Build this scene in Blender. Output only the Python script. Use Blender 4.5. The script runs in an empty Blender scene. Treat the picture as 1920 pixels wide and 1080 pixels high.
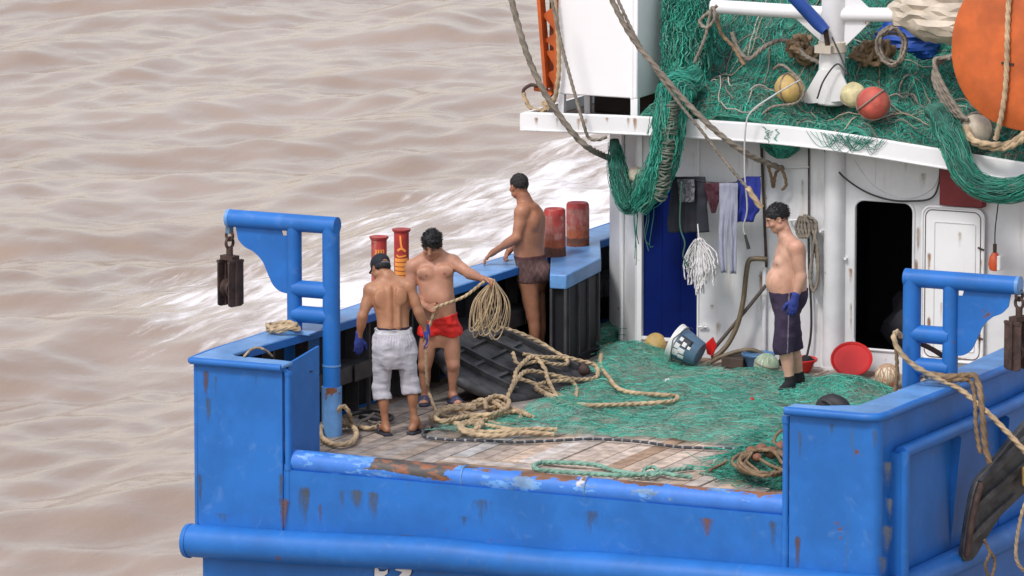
import bpy, math, random
import numpy as np
from mathutils import Matrix, Vector
from math import radians, sin, cos, pi, sqrt

# ------------------------------------------------------------------ camera, sky, sun, exposure
scene = bpy.context.scene
COL = scene.collection
YAW, PITCH = radians(25), radians(9.5)
FOC = 11700.0                                   # focal length in photo pixels (1920 wide)
DV = np.array([-sin(YAW)*cos(PITCH), cos(YAW)*cos(PITCH), -sin(PITCH)])   # view direction
RV = np.array([cos(YAW), sin(YAW), 0.0])                                 # to the right
UV = np.cross(RV, DV)
DH = np.array([-sin(YAW), cos(YAW), 0.0])                                # away, level
ZV = np.array([0., 0., 1.])
CAM = np.array([23.91608026, -47.15666468, 10.30095737])
cam = bpy.data.cameras.new('camera'); camo = bpy.data.objects.new('camera', cam); COL.objects.link(camo)
cam.sensor_width = 36.0; cam.lens = 36.0*FOC/1920.0; cam.clip_start = 1.0; cam.clip_end = 20000.0
camo.matrix_world = Matrix(((RV[0], UV[0], -DV[0], CAM[0]), (RV[1], UV[1], -DV[1], CAM[1]), (RV[2], UV[2], -DV[2], CAM[2]), (0, 0, 0, 1)))
scene.camera = camo

SUN_EL = radians(52)
sdir = -0.55*RV - 0.72*DH                       # towards the sun, level part: behind the camera, to its left
sdir = sdir/np.linalg.norm(sdir)*cos(SUN_EL) + ZV*sin(SUN_EL)
world = bpy.data.worlds.new('World'); scene.world = world; world.use_nodes = True
wn = world.node_tree; wn.nodes.clear()
sky = wn.nodes.new('ShaderNodeTexSky'); sky.sky_type = 'NISHITA'; sky.sun_disc = False
sky.sun_elevation = SUN_EL; sky.sun_rotation = math.atan2(sdir[0], sdir[1])
sky.air_density = 2.0; sky.dust_density = 2.0; sky.ozone_density = 1.0
hs = wn.nodes.new('ShaderNodeHueSaturation'); hs.inputs['Saturation'].default_value = 0.42
bgn = wn.nodes.new('ShaderNodeBackground'); bgn.inputs['Strength'].default_value = 0.15
wo = wn.nodes.new('ShaderNodeOutputWorld')
wn.links.new(sky.outputs[0], hs.inputs['Color']); tint = wn.nodes.new('ShaderNodeMix'); tint.data_type = 'RGBA'; tint.blend_type = 'MULTIPLY'; tint.inputs[0].default_value = 1.0; tint.inputs[7].default_value = (1.01, .98, 1.045, 1)   # white balance of the overcast
wn.links.new(hs.outputs[0], tint.inputs[6]); wn.links.new(tint.outputs[2], bgn.inputs['Color']); wn.links.new(bgn.outputs[0], wo.inputs['Surface'])
sl = bpy.data.lights.new('sun', 'SUN'); sl.energy = 1.5; sl.angle = radians(10.5); sl.color = (1.0, 0.965, 0.93)
so = bpy.data.objects.new('sun', sl); COL.objects.link(so)
so.rotation_euler = Vector(sdir).to_track_quat('Z', 'Y').to_euler(); so.location = (0, 0, 30)
scene.view_settings.view_transform = 'Standard'; scene.view_settings.look = 'None'
scene.view_settings.exposure = 0.27; scene.view_settings.gamma = 1.0
scene.cycles.max_bounces = 6; scene.cycles.transparent_max_bounces = 12

# ------------------------------------------------------------------ measuring the photo: a pixel's ray met with a plane of the boat
def ray(px, py): return DV + RV*((px-960)/FOC) + UV*((540-py)/FOC)
def _hit(px, py, ax, v):
    R = ray(px, py); return CAM + R*((v-CAM[ax])/R[ax])
def PZ(px, py, z=0.0): return _hit(px, py, 2, z)
def PY(px, py, y): return _hit(px, py, 1, y)
def PX(px, py, x): return _hit(px, py, 0, x)
def PP(px, py, pl, off=0.0):                    # plane = (point, normal)
    R = ray(px, py); return CAM + R*(((pl[0]-CAM)@pl[1])/(R@pl[1])) + pl[1]*off
def PV(px, py, foot, dd=0.0):                   # upright plane facing the viewer, dd metres beyond a foot point
    R = ray(px, py); return CAM + R*((((foot-CAM)@DH)+dd)/(R@DH))

rng = np.random.default_rng(7); random.seed(7)
A3 = lambda *p: np.array(p, float)
def nrm(v): v = np.asarray(v, float); return v/max(1e-9, np.linalg.norm(v))

# ------------------------------------------------------------------ numpy value noise
_NT = np.random.default_rng(3).random((64, 64, 64)).astype(np.float32)
def noise3(p):
    p = np.asarray(p, np.float32); i = np.floor(p).astype(int); f = p-i; f = f*f*(3-2*f)
    i0 = i & 63; i1 = (i+1) & 63
    x0, y0, z0 = i0[..., 0], i0[..., 1], i0[..., 2]; x1, y1, z1 = i1[..., 0], i1[..., 1], i1[..., 2]
    fx, fy, fz = f[..., 0], f[..., 1], f[..., 2]
    c = lambda a, b, t: a+(b-a)*t
    v = c(c(c(_NT[x0, y0, z0], _NT[x1, y0, z0], fx), c(_NT[x0, y1, z0], _NT[x1, y1, z0], fx), fy),
          c(c(_NT[x0, y0, z1], _NT[x1, y0, z1], fx), c(_NT[x0, y1, z1], _NT[x1, y1, z1], fx), fy), fz)
    return v*2-1
def fbm(p, o=4, g=.5):
    p = np.asarray(p, np.float32); s = 0; a = 1.0
    for k in range(o): s = s+a*noise3(p*(2**k)+k*17.3); a *= g
    return s

# ------------------------------------------------------------------ materials
MATS = {}
def mix_rgb(nt, a, b, fac, mode='MIX'):
    m = nt.nodes.new('ShaderNodeMix'); m.data_type = 'RGBA'; m.blend_type = mode
    for s, v in ((m.inputs[0], fac), (m.inputs[6], a), (m.inputs[7], b)):
        if hasattr(v, 'is_output'): nt.links.new(v, s)
        else: s.default_value = v if not isinstance(v, tuple) else (*v[:3], 1.0)
    return m.outputs[2]
def ramp(nt, src, lo, hi):
    m = nt.nodes.new('ShaderNodeMapRange'); m.inputs[1].default_value = lo; m.inputs[2].default_value = hi
    m.interpolation_type = 'SMOOTHSTEP'
    nt.links.new(src, m.inputs[0]); return m.outputs[0]
def nz(nt, scale, sc=(1, 1, 1), detail=4, rough=.6, dist=0.0):
    tc = nt.nodes.new('ShaderNodeTexCoord'); mp = nt.nodes.new('ShaderNodeMapping'); mp.inputs['Scale'].default_value = sc
    n = nt.nodes.new('ShaderNodeTexNoise'); n.inputs['Scale'].default_value = scale; n.inputs['Detail'].default_value = detail
    n.inputs['Roughness'].default_value = rough; n.inputs['Distortion'].default_value = dist
    nt.links.new(tc.outputs['Object'], mp.inputs[0]); nt.links.new(mp.outputs[0], n.inputs[0]); return n.outputs[0]
def mat(name, col, rough=.55, metal=0.0, var=.25, vs=3.0, rust=0.0, rs=5.0, rcol=(.16, .06, .025), streak=0.0, scol=(.22, .17, .07),
        bump=0.0, bs=60.0, attr=False, sss=0.0, fade=0.0, coat=0.0, spec=.5):
    m = bpy.data.materials.new(name); m.use_nodes = True; nt = m.node_tree; b = nt.nodes['Principled BSDF']
    b.inputs['Roughness'].default_value = rough; b.inputs['Metallic'].default_value = metal
    b.inputs['Specular IOR Level'].default_value = spec
    if coat: b.inputs['Coat Weight'].default_value = coat; b.inputs['Coat Roughness'].default_value = .25
    if attr:
        a = nt.nodes.new('ShaderNodeAttribute'); a.attribute_name = 'Col'; c = a.outputs['Color']
    else:
        c = (*col, 1.0)
    if var:
        n = nz(nt, vs, detail=6)
        lo = 1-var; f = ramp(nt, n, .3, .7)
        g = mix_rgb(nt, (lo, lo, lo), (1+var*.35, 1+var*.35, 1+var*.35), f)
        c = mix_rgb(nt, c if not isinstance(c, tuple) else c, g, 1.0, 'MULTIPLY')
    if fade:                                     # chalky worn paint
        c = mix_rgb(nt, c, (.30, .45, .66), mix_f(nt, ramp(nt, nz(nt, 7, detail=8, dist=.8), .56, .8), fade))
    if streak:
        s = ramp(nt, nz(nt, 6.0, (1.6, 1.6, .16), detail=5, rough=.65), .67-.16*streak, .78)
        c = mix_rgb(nt, c, scol, mix_f(nt, s, .55))
    if rust:
        r = ramp(nt, nz(nt, rs, detail=9, rough=.68), .73-.2*rust, .77-.2*rust)
        c = mix_rgb(nt, c, rcol, r)
    if isinstance(c, tuple): b.inputs['Base Color'].default_value = c
    else: nt.links.new(c, b.inputs['Base Color'])
    if sss:
        b.inputs['Subsurface Weight'].default_value = sss; b.inputs['Subsurface Radius'].default_value = (.02, .008, .004); b.inputs['Subsurface Scale'].default_value = .6
    if bump:
        bn = nt.nodes.new('ShaderNodeBump'); bn.inputs['Strength'].default_value = bump; bn.inputs['Distance'].default_value = .01
        nt.links.new(nz(nt, bs, detail=5), bn.inputs['Height']); nt.links.new(bn.outputs[0], b.inputs['Normal'])
    MATS[name] = m; return m
def mix_f(nt, src, k):
    x = nt.nodes.new('ShaderNodeMath'); x.operation = 'MULTIPLY'; nt.links.new(src, x.inputs[0]); x.inputs[1].default_value = k; return x.outputs[0]

BLUE = mat('blue_paint', (.018, .148, .485), .45, spec=.35, var=.18, vs=2.2, rust=.36, rs=3.2, streak=.45, scol=(.07, .11, .13), fade=.14, bump=.22, bs=5)
BLUE2 = mat('blue_paint_worn_sky_sheen', (.125, .30, .60), .4, spec=.5, var=.3, vs=3, rust=.5, rs=4.5, streak=.3, scol=(.2, .25, .25), fade=.5, bump=.15, bs=12)  # worn blue, its base also lightened to carry the sky's reflection on the rail
BLUEV = mat('blue_paint_chipped', (0, 0, 0), .5, var=.15, vs=5, attr=True, bump=.2, bs=30)
NAVY = mat('navy_door_paint', (.001, .010, .105), .7, spec=.12, var=.2)
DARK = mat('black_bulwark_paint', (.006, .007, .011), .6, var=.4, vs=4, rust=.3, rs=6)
GREYF = mat('grey_frame_paint', (.055, .053, .056), .55, var=.4, vs=6, rust=.5, rs=8)
WHITE = mat('white_paint', (.80, .80, .80), .45, var=.07, vs=1.5, rust=.30, rs=4.0, rcol=(.30, .17, .08), streak=.35, scol=(.45, .33, .2), bump=.1, bs=6)
WHITER = mat('rust_flecked_white_paint', (.76, .76, .75), .5, var=.12, vs=2, rust=.52, rs=5, rcol=(.32, .17, .08), streak=.7, scol=(.42, .28, .16), bump=.15, bs=8)
WHITEC = mat('white_tank_paint', (.90, .89, .89), .4, var=.05, vs=1.2, rust=.12, rs=5, rcol=(.35, .2, .1), bump=.06, bs=5)
WALLW = mat('white_wall_paint', (.68, .685, .69), .5, var=.15, vs=1.8, rust=.40, rs=3.6, rcol=(.32, .2, .11), streak=.6, scol=(.46, .36, .22), bump=.12, bs=5)
ROOFB = mat('brown_roof_deck', (.055, .035, .025), .8, var=.4, rust=.5)
RED = mat('red_bollard_paint', (.42, .035, .03), .5, var=.4, vs=6, rust=.62, rs=6, rcol=(.15, .045, .03), streak=.95, scol=(.55, .27, .2), bump=.2, bs=20)
ORANGE = mat('orange_paint', (.56, .115, .018), .6, var=.32, vs=2.5, rust=.34, rs=5, rcol=(.33, .09, .03), streak=.5, scol=(.42, .12, .04), bump=.1, bs=8)
ORANGEL = mat('orange_lettering_paint', (.9, .33, .06), .5, var=.2)
RUST = mat('rusty_steel', (.075, .045, .036), .7, .2, var=.5, vs=9, rust=.6, rs=10, rcol=(.13, .06, .035), bump=.4, bs=40)
IRON = mat('dark_steel', (.075, .076, .08), .55, .3, var=.5, vs=7, rust=.35, rs=7, rcol=(.1, .07, .05), streak=.4, scol=(.16, .14, .12), bump=.25, bs=25)
WOOD = mat('weathered_deck_wood', (0, 0, 0), .7, var=.45, vs=7, attr=True, bump=.35, bs=30)
ROPE = mat('tan_rope', (.50, .37, .225), .85, var=.4, vs=9, bump=.1, bs=120)
ROPEG = mat('grey_rope', (.26, .22, .175), .85, var=.35, vs=10, bump=.3, bs=120)
ROPEB = mat('brown_rope', (.24, .16, .09), .85, var=.4, vs=9, bump=.3, bs=120)
ROPEGR = mat('green_rope', (.20, .38, .29), .8, var=.35, vs=12, bump=.3, bs=120)
CABLE = mat('black_cable', (.03, .03, .03), .5, var=.3)
HOSE = mat('brown_hose', (.16, .12, .07), .5, var=.4, vs=8)
NETV = mat('net_twine', (0, 0, 0), .7, var=.2, vs=4, attr=True)
NETC = mat('net_bulk', (.03, .26, .185), .85, var=.6, vs=7, rust=.35, rs=4, rcol=(.06, .085, .065), bump=1.0, bs=45)
NETD = mat('net_bulk_grey', (.04, .15, .11), .85, var=.6, vs=9, rust=.6, rs=5, rcol=(.10, .10, .08), bump=1.0, bs=45)
SKIN = mat('skin', (0, 0, 0), .44, var=.12, vs=12, attr=True, sss=.08, bump=.08, bs=60, spec=.35)
HAIR = mat('black_hair', (.012, .011, .012), .55, var=.4, vs=40, bump=.5, bs=150)
CLOTHV = mat('woven_cloth', (0, 0, 0), .85, var=.1, vs=8, attr=True, bump=.25, bs=70, spec=.2)
REDCL = mat('red_sports_cloth', (.72, .018, .012), .6, var=.15, vs=7, bump=.2, bs=50)
GLOVE = mat('blue_knit_glove', (.03, .05, .26), .85, var=.25, vs=15, bump=.4, bs=120)
RUBBER = mat('dark_rubber', (.04, .042, .06), .6, var=.3, vs=20)
SOCK = mat('black_sock', (.012, .012, .015), .9, var=.3, bump=.3, bs=90)
PLRED = mat('red_plastic', (.58, .014, .012), .35, var=.12, vs=5)
PLBLUE = mat('blue_plastic', (.07, .17, .33), .4, var=.25, vs=6)
PLGREY = mat('faded_blue_plastic', (.10, .18, .27), .45, var=.2, vs=8)
WLABEL = mat('white_label', (.78, .78, .76), .5, var=.1)
BLABEL = mat('dark_label', (.03, .035, .045), .5, var=.1)
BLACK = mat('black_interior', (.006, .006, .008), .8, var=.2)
TARP = mat('beige_tarpaulin', (.60, .52, .41), .6, var=.3, vs=4, bump=.4, bs=15)
BTARP = mat('blue_tarpaulin', (.012, .075, .38), .5, var=.3, vs=5, bump=.3, bs=12)
def fmat(n, c): return mat(n, c, .6, var=.4, vs=6, rust=.45, rs=7, rcol=tuple(x*.5+.02 for x in c), streak=.6, scol=(.2, .17, .11), bump=.25, bs=25)
FYEL = fmat('yellow_float', (.68, .46, .16)); FPALE = fmat('pale_yellow_float', (.74, .66, .36)); FRED = fmat('red_float', (.60, .11, .075))
FWHT = fmat('cream_float', (.68, .60, .47)); FGRN = fmat('pale_green_float', (.55, .62, .45)); FORG = mat('orange_blotched_float', (.74, .62, .46), .5, var=.2, rust=.95, rs=9, rcol=(.72, .2, .1))
CORK = fmat('rusty_ball', (.26, .10, .055))

STAIN = bpy.data.materials.new('rust_stain'); STAIN.use_nodes = True
def _stain(nt=STAIN.node_tree):
    b = nt.nodes['Principled BSDF']; b.inputs['Roughness'].default_value = .8
    a = nt.nodes.new('ShaderNodeAttribute'); a.attribute_name = 'Col'; nt.links.new(a.outputs['Color'], b.inputs['Base Color'])
    f = nt.nodes.new('ShaderNodeAttribute'); f.attribute_name = 'Fade'
    n = nz(nt, 14, (1.5, 1.5, .4), detail=7, rough=.7); ad = nt.nodes.new('ShaderNodeMath'); ad.operation = 'ADD'; nt.links.new(n, ad.inputs[0]); nt.links.new(f.outputs['Fac'], ad.inputs[1])
    nt.links.new(mix_f(nt, ramp(nt, ad.outputs[0], .66, 1.22), .72), b.inputs['Alpha'])
_stain()
# ------------------------------------------------------------------ mesh building
class MB:
    def __init__(s): s.V = []; s.F = []; s.n = 0; s.C = []
    def add(s, V, F, col=None):
        V = np.asarray(V, float).reshape(-1, 3); k = s.n
        s.V.append(V)
        s.F += [tuple(int(i)+k for i in f) for f in F]; s.n += len(V)
        s.C.append(np.tile(np.array(col if col is not None else (.5, .5, .5), float), (len(V), 1)) if np.ndim(col) < 2 else np.asarray(col, float)); return s
    def box(s, lo, hi, col=None):
        lo, hi = np.minimum(lo, hi), np.maximum(lo, hi)
        V = [(x, y, z) for z in (lo[2], hi[2]) for y in (lo[1], hi[1]) for x in (lo[0], hi[0])]
        return s.add(V, [(0, 2, 3, 1), (4, 5, 7, 6), (0, 1, 5, 4), (2, 6, 7, 3), (0, 4, 6, 2), (1, 3, 7, 5)], col)
    def obox(s, c, ax, h, col=None):
        c = np.asarray(c, float); V = [c+sum(a*b*q for a, b, q in zip(ax, h, (x, y, z))) for z in (-1, 1) for y in (-1, 1) for x in (-1, 1)]
        return s.add(V, [(0, 2, 3, 1), (4, 5, 7, 6), (0, 1, 5, 4), (2, 6, 7, 3), (0, 4, 6, 2), (1, 3, 7, 5)], col)
    def bar(s, a, b, w, h, up=ZV, col=None):
        a = np.asarray(a, float); b = np.asarray(b, float); t = nrm(b-a); x = nrm(np.cross(t, up)); y = np.cross(x, t)
        return s.obox((a+b)/2, (x, t, y), (w/2, np.linalg.norm(b-a)/2, h/2), col)
    def path(s, P, r, sides=12, lobes=0, amp=.34, pitch=.09, cap=True, col=None, squash=None):
        P = np.asarray(P, float); n = len(P); T = np.gradient(P, axis=0); T /= np.maximum(1e-9, np.linalg.norm(T, axis=1))[:, None]
        N = np.zeros_like(P); a = np.array([0, 0, 1.]) if abs(T[0][2]) < .9 else np.array([1., 0, 0]); N[0] = nrm(a-T[0]*(a@T[0]))
        for i in range(1, n): N[i] = nrm(N[i-1]-T[i]*(N[i-1]@T[i]))
        B = np.cross(T, N); L = np.concatenate([[0], np.cumsum(np.linalg.norm(np.diff(P, axis=0), axis=1))])
        ph = np.arange(sides)/sides*2*pi; rr = np.broadcast_to(np.asarray(r, float), (n,))
        R = np.repeat(rr[:, None], sides, 1)
        if lobes: R = R*(1-amp+amp*np.abs(np.cos((ph[None, :]*lobes+2*pi*L[:, None]/pitch)/2))*2)
        V = P[:, None]+R[..., None]*(np.cos(ph)[None, :, None]*N[:, None]+np.sin(ph)[None, :, None]*B[:, None])
        i, j = np.meshgrid(np.arange(n-1), np.arange(sides), indexing='ij'); j2 = (j+1) % sides
        F = np.stack([i*sides+j, i*sides+j2, (i+1)*sides+j2, (i+1)*sides+j], -1).reshape(-1, 4).tolist()
        if cap: F += [tuple(range(sides))[::-1], tuple((n-1)*sides+k for k in range(sides))]
        if col is not None and np.ndim(col) == 2: col = np.repeat(np.asarray(col), sides, 0)
        return s.add(V.reshape(-1, 3), F, col)
    def tube(s, a, b, r, sides=20, col=None, r2=None):
        a = np.asarray(a, float); b = np.asarray(b, float); return s.path([a, b], [r, r2 if r2 is not None else r], sides, col=col)
    def lathe(s, prof, o, ax=(0, 0, 1), sides=32, col=None, close=False):   # prof: (radius, height) along the axis
        ax = nrm(ax); a = A3(0, 0, 1) if abs(ax[2]) < .9 else A3(1, 0, 0); x = nrm(np.cross(a, ax)); y = np.cross(ax, x)
        ph = np.arange(sides)/sides*2*pi; V = []
        for r_, h_ in prof: V.append(np.asarray(o)+ax*h_+r_*(np.cos(ph)[:, None]*x+np.sin(ph)[:, None]*y))
        n = len(prof); F = [(i*sides+j, i*sides+(j+1) % sides, (i+1)*sides+(j+1) % sides, (i+1)*sides+j) for i in range(n-1) for j in range(sides)]
        if prof[0][0] > 1e-5: F.append(tuple(range(sides))[::-1])
        if prof[-1][0] > 1e-5: F.append(tuple((n-1)*sides+k for k in range(sides)))
        return s.add(np.concatenate(V), F, col)
    def ball(s, c, r, sq=(1, 1, 1), n=24, col=None, lump=0.0, seed=0):
        th = np.linspace(0, pi, n//2+1); ph = np.arange(n)/n*2*pi
        D = np.stack([np.sin(th)[:, None]*np.cos(ph), np.sin(th)[:, None]*np.sin(ph), np.repeat(np.cos(th)[:, None], n, 1)], -1)
        rad = r*(1+lump*fbm(D*1.8+seed*3.7, 3)) if lump else r
        V = np.asarray(c)+D*np.asarray(sq)*(rad[..., None] if lump else rad)
        F = [(i*n+j, (i+1)*n+j, (i+1)*n+(j+1) % n, i*n+(j+1) % n) for i in range(n//2) for j in range(n)]
        return s.add(V.reshape(-1, 3), F, col)
    def prism(s, poly, n, depth, col=None):       # flat outline (3D points) pushed along n
        P = np.asarray(poly, float); k = len(P); Q = P+np.asarray(n, float)*depth
        F = [tuple(range(k))[::-1], tuple(range(k, 2*k))]+[(i, (i+1) % k, k+(i+1) % k, k+i) for i in range(k)]
        return s.add(np.concatenate([P, Q]), F, col)
    def grid(s, G, col=None):                     # (n,m,3) sheet
        n, m = G.shape[:2]; i, j = np.meshgrid(np.arange(n-1), np.arange(m-1), indexing='ij')
        F = np.stack([i*m+j, (i+1)*m+j, (i+1)*m+j+1, i*m+j+1], -1).reshape(-1, 4).tolist()
        return s.add(G.reshape(-1, 3), F, col)
    def strands(s, P, r, sides=3, col=None):      # P (M,N,3) thin twines, col (M,3)
        P = np.asarray(P, float); M, N = P.shape[:2]; T = np.gradient(P, axis=1); T /= np.maximum(1e-9, np.linalg.norm(T, axis=2))[..., None]
        a = np.array([.31, .52, .79]); X = np.cross(T, a); X /= np.maximum(1e-6, np.linalg.norm(X, axis=2))[..., None]; Yv = np.cross(T, X)
        ph = np.arange(sides)/sides*2*pi; rr = np.broadcast_to(np.asarray(r, float), (M,))
        V = P[:, :, None]+rr[:, None, None, None]*(np.cos(ph)[:, None]*X[:, :, None]+np.sin(ph)[:, None]*Yv[:, :, None])
        m, i, j = np.meshgrid(np.arange(M), np.arange(N-1), np.arange(sides), indexing='ij'); j2 = (j+1) % sides; b = m*N*sides
        F = np.stack([b+i*sides+j, b+i*sides+j2, b+(i+1)*sides+j2, b+(i+1)*sides+j], -1).reshape(-1, 4).tolist()
        C = None if col is None else np.repeat(np.asarray(col, float), N*sides, 0)
        return s.add(V.reshape(-1, 3), F, C)

WL = {}
def make(name, mb, m, parent=None, loc=None, bevel=0.0, smooth=40, solid=0.0, sub=0):
    V = np.concatenate(mb.V); me = bpy.data.meshes.new(name)
    if parent is not None: o0 = WL[parent.name]
    elif loc is not None: o0 = np.asarray(loc, float)
    else: lo, hi = V.min(0), V.max(0); o0 = np.array([(lo[0]+hi[0])/2, (lo[1]+hi[1])/2, lo[2]])
    me.from_pydata((V-o0).tolist(), [], mb.F); me.update()
    C = np.concatenate(mb.C)
    if m.name in ('net_twine', 'skin', 'woven_cloth', 'weathered_deck_wood', 'blue_paint_chipped', 'rust_stain'):
        at = me.color_attributes.new('Col', 'FLOAT_COLOR', 'POINT')
        at.data.foreach_set('color', np.concatenate([C, np.ones((len(C), 1))], 1).astype(np.float32).ravel())
    me.materials.append(m)
    if smooth:
        me.polygons.foreach_set('use_smooth', [True]*len(me.polygons))
        if smooth < 180: me.set_sharp_from_angle(angle=radians(smooth))
    o = bpy.data.objects.new(name, me); COL.objects.link(o)
    if parent is not None: o.parent = parent
    else: o.location = o0
    WL[o.name] = o0
    if solid: d = o.modifiers.new('thickness', 'SOLIDIFY'); d.thickness = solid; d.offset = 0
    if sub: d = o.modifiers.new('smooth', 'SUBSURF'); d.levels = sub; d.render_levels = sub
    if bevel: d = o.modifiers.new('bevel', 'BEVEL'); d.width = bevel; d.segments = 2; d.limit_method = 'ANGLE'; d.angle_limit = radians(50)
    return o
def thing(name, loc, label=None, cat=None, group=None):
    o = bpy.data.objects.new(name, None); COL.objects.link(o); o.location = loc; WL[o.name] = np.asarray(loc, float); o.empty_display_size = .1
    return tag(o, label, cat, group)
def tag(o, label=None, cat=None, group=None, kind=None):
    if label: o['label'] = label
    if cat: o['category'] = cat
    if group: o['group'] = group
    if kind or cat: o['kind'] = kind or 'thing'
    return o
def spline(P, step=.02, closed=False):            # Catmull-Rom through points, even spacing
    P = np.asarray(P, float)
    Q = np.concatenate([[P[-1]], P, P[:2]]) if closed else np.concatenate([[2*P[0]-P[1]], P, [2*P[-1]-P[-2]]])
    out = []
    for i in range(1, len(Q)-2):
        n = max(2, int(np.linalg.norm(Q[i+1]-Q[i])/step*1.3)+1); t = np.linspace(0, 1, n, endpoint=False)[:, None]
        a, b, c, d = Q[i-1], Q[i], Q[i+1], Q[i+2]
        out.append(.5*((2*b)+(-a+c)*t+(2*a-5*b+4*c-d)*t**2+(-a+3*b-3*c+d)*t**3))
    out.append(Q[-2][None]); return np.concatenate(out)
def rope(mb, P, r, step=None, pitch=None, lobes=3): return mb.path(spline(P, step or r*.5), r, 12 if lobes else 8, lobes=lobes, pitch=pitch or r*4.4)
def deckpts(pp, z=.03, jit=.0): return [PZ(x, y, z+jit*rng.random()) for x, y in pp]
# ================================================================== THE SEA
WATER = -1.9
def sea():
    def axis(lo, hi, st, far):
        a = np.arange(lo, hi, st); out = [a]; g = [hi]; s = st
        while g[-1] < far: s *= 1.35; g.append(g[-1]+s)
        b = [lo-st]; s = st
        while b[-1] > -far: s *= 1.35; b.append(b[-1]-s)
        return np.concatenate([b[::-1], a, g])
    x = axis(-52, 8, .13, 6000); y = axis(-6, 62, .13, 6000)
    Xg, Yg = np.meshgrid(x, y, indexing='ij')
    P = np.stack([Xg, Yg], -1)
    near = np.clip(1.6-np.maximum(np.maximum(-52-Xg, Xg-8), np.maximum(-6-Yg, Yg-62))/60, 0, 1)
    wx = P+.35*np.stack([fbm(np.stack([Xg*.22, Yg*.22, 0*Xg+3], -1), 3), fbm(np.stack([Xg*.22, Yg*.22, 0*Xg+9], -1), 3)], -1)
    h = 0*Xg; r2 = np.random.default_rng(11)
    main = math.atan2(*( .68*DH-.72*RV)[[1, 0]])
    for k in range(34):
        lam = 8.0*(.06**(k/33.)); th = main+r2.normal(0, .50); kk = 2*pi/lam
        ph = kk*(wx[..., 0]*cos(th)+wx[..., 1]*sin(th))+r2.random()*6.28
        s = np.sin(ph); h += lam**.92*.0074*(s-.12*np.cos(2*ph))
    h += .03*fbm(np.stack([Xg*.5, Yg*.5, 0*Xg+5], -1), 3, .4)
    # the wash thrown out along the hull
    d = np.maximum(-.85-Xg, 0)
    wash = np.exp(-(d/9.0)**2)*(Xg < 0.5)
    h += wash*.05*fbm(np.stack([Xg*1.5, Yg*.8, 0*Xg], -1), 4)
    mb = MB(); mb.grid(np.stack([Xg, Yg, WATER+h*near], -1))
    m = bpy.data.materials.new('muddy_water'); m.use_nodes = True; nt = m.node_tree; b = nt.nodes['Principled BSDF']
    silt = ramp(nt, nz(nt, .22, detail=3), .3, .7)
    c = mix_rgb(nt, (.32, .228, .162), (.39, .292, .222), silt)
    # foam: wash beside the hull, drawn out in streaks along the boat, and small caps on the chop
    tc = nt.nodes.new('ShaderNodeTexCoord')
    at = nt.nodes.new('ShaderNodeAttribute'); at.attribute_name = 'Foam'
    mp = nt.nodes.new('ShaderNodeMapping'); mp.inputs['Rotation'].default_value = (0, 0, radians(-14)); mp.inputs['Scale'].default_value = (1.9, .26, 1)
    nt.links.new(tc.outputs['Object'], mp.inputs[0])
    n = nt.nodes.new('ShaderNodeTexNoise'); n.inputs['Scale'].default_value = 2.6; n.inputs['Detail'].default_value = 8; n.inputs['Roughness'].default_value = .68
    nt.links.new(mp.outputs[0], n.inputs[0])
    ad = nt.nodes.new('ShaderNodeMath'); ad.operation = 'ADD'; nt.links.new(n.outputs[0], ad.inputs[0]); nt.links.new(at.outputs['Fac'], ad.inputs[1])
    fo = ramp(nt, ad.outputs[0], .82, 1.13)
    c = mix_rgb(nt, c, (.83, .80, .78), fo)
    nt.links.new(c, b.inputs['Base Color'])
    b.inputs['IOR'].default_value = 1.5
    rg = nt.nodes.new('ShaderNodeMapRange'); nt.links.new(fo, rg.inputs[0]); rg.inputs[3].default_value = .12; rg.inputs[4].default_value = .8
    nt.links.new(rg.outputs[0], b.inputs['Roughness'])
    bm = nt.nodes.new('ShaderNodeBump'); bm.inputs['Strength'].default_value = .5; bm.inputs['Distance'].default_value = .07
    nt.links.new(nz(nt, 1.5, (1, .5, 1), detail=7, rough=.6), bm.inputs['Height']); nt.links.new(bm.outputs[0], b.inputs['Normal'])
    o = make('sea', mb, m, loc=(0, 0, 0), smooth=180); tag(o, 'wide choppy muddy brown water with white wash beside the blue boat', 'sea', kind='structure')
    yy = np.clip((Yg-9.5)/6, 0, 1)*np.clip((52-Yg)/12, 0, 1)
    foam = np.where(Xg < .5, .54/(1+np.exp((d-10.0)/1.0))+.14*np.exp(-(d/13)**2), 0)*yy+.16*np.clip(h*4-.35, 0, .6)-.10
    foam += .42*fbm(np.stack([Xg*.55, Yg*.22, 0*Xg+2], -1), 4)*np.exp(-(d/11)**2)
    a = o.data.attributes.new('Foam', 'FLOAT', 'POINT'); a.data.foreach_set('value', foam.astype(np.float32).ravel())
sea()

# ================================================================== THE BOAT
boat = thing('fishing_boat', (2.35, 6.0, 0.0), 'blue steel stern trawler with white deckhouse and wooden working deck', 'boat')
def P(name, mb, m, parent=None, **k): return make(name, mb, m, parent or boat, **k)
RAIL = .90
def xo(y): return float(np.interp(y, [-.65, 1.0, 1.5, 4.7, 7.7, 16], [-.815, -.84, -.72, -.69, -.58, -.45]))     # port side, outer edge of the rail
def xi(y): return float(np.interp(y, [-.3, 1.2, 2., 6.8, 16], [-.55, -.43, -.38, -.22, -.05]))          # inner edge
def xs(y): return float(np.interp(y, [-.65, 1.9, 16], [5.52, 5.66, 5.6]))                              # starboard outer
# hull below the deck
mb = MB(); out = [(-.745, -.60), (5.48, -.60), (5.56, 2), (5.5, 9), (5.1, 14), (4.2, 18), (2.4, 21.5), (.6, 18), (-.3, 14), (-.62, 9), (-.66, 4), (-.74, 1)]
mb.prism([(x, y, -2.6) for x, y in out], ZV, 2.56); hull = P('hull', mb, BLUE, bevel=.03)
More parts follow.
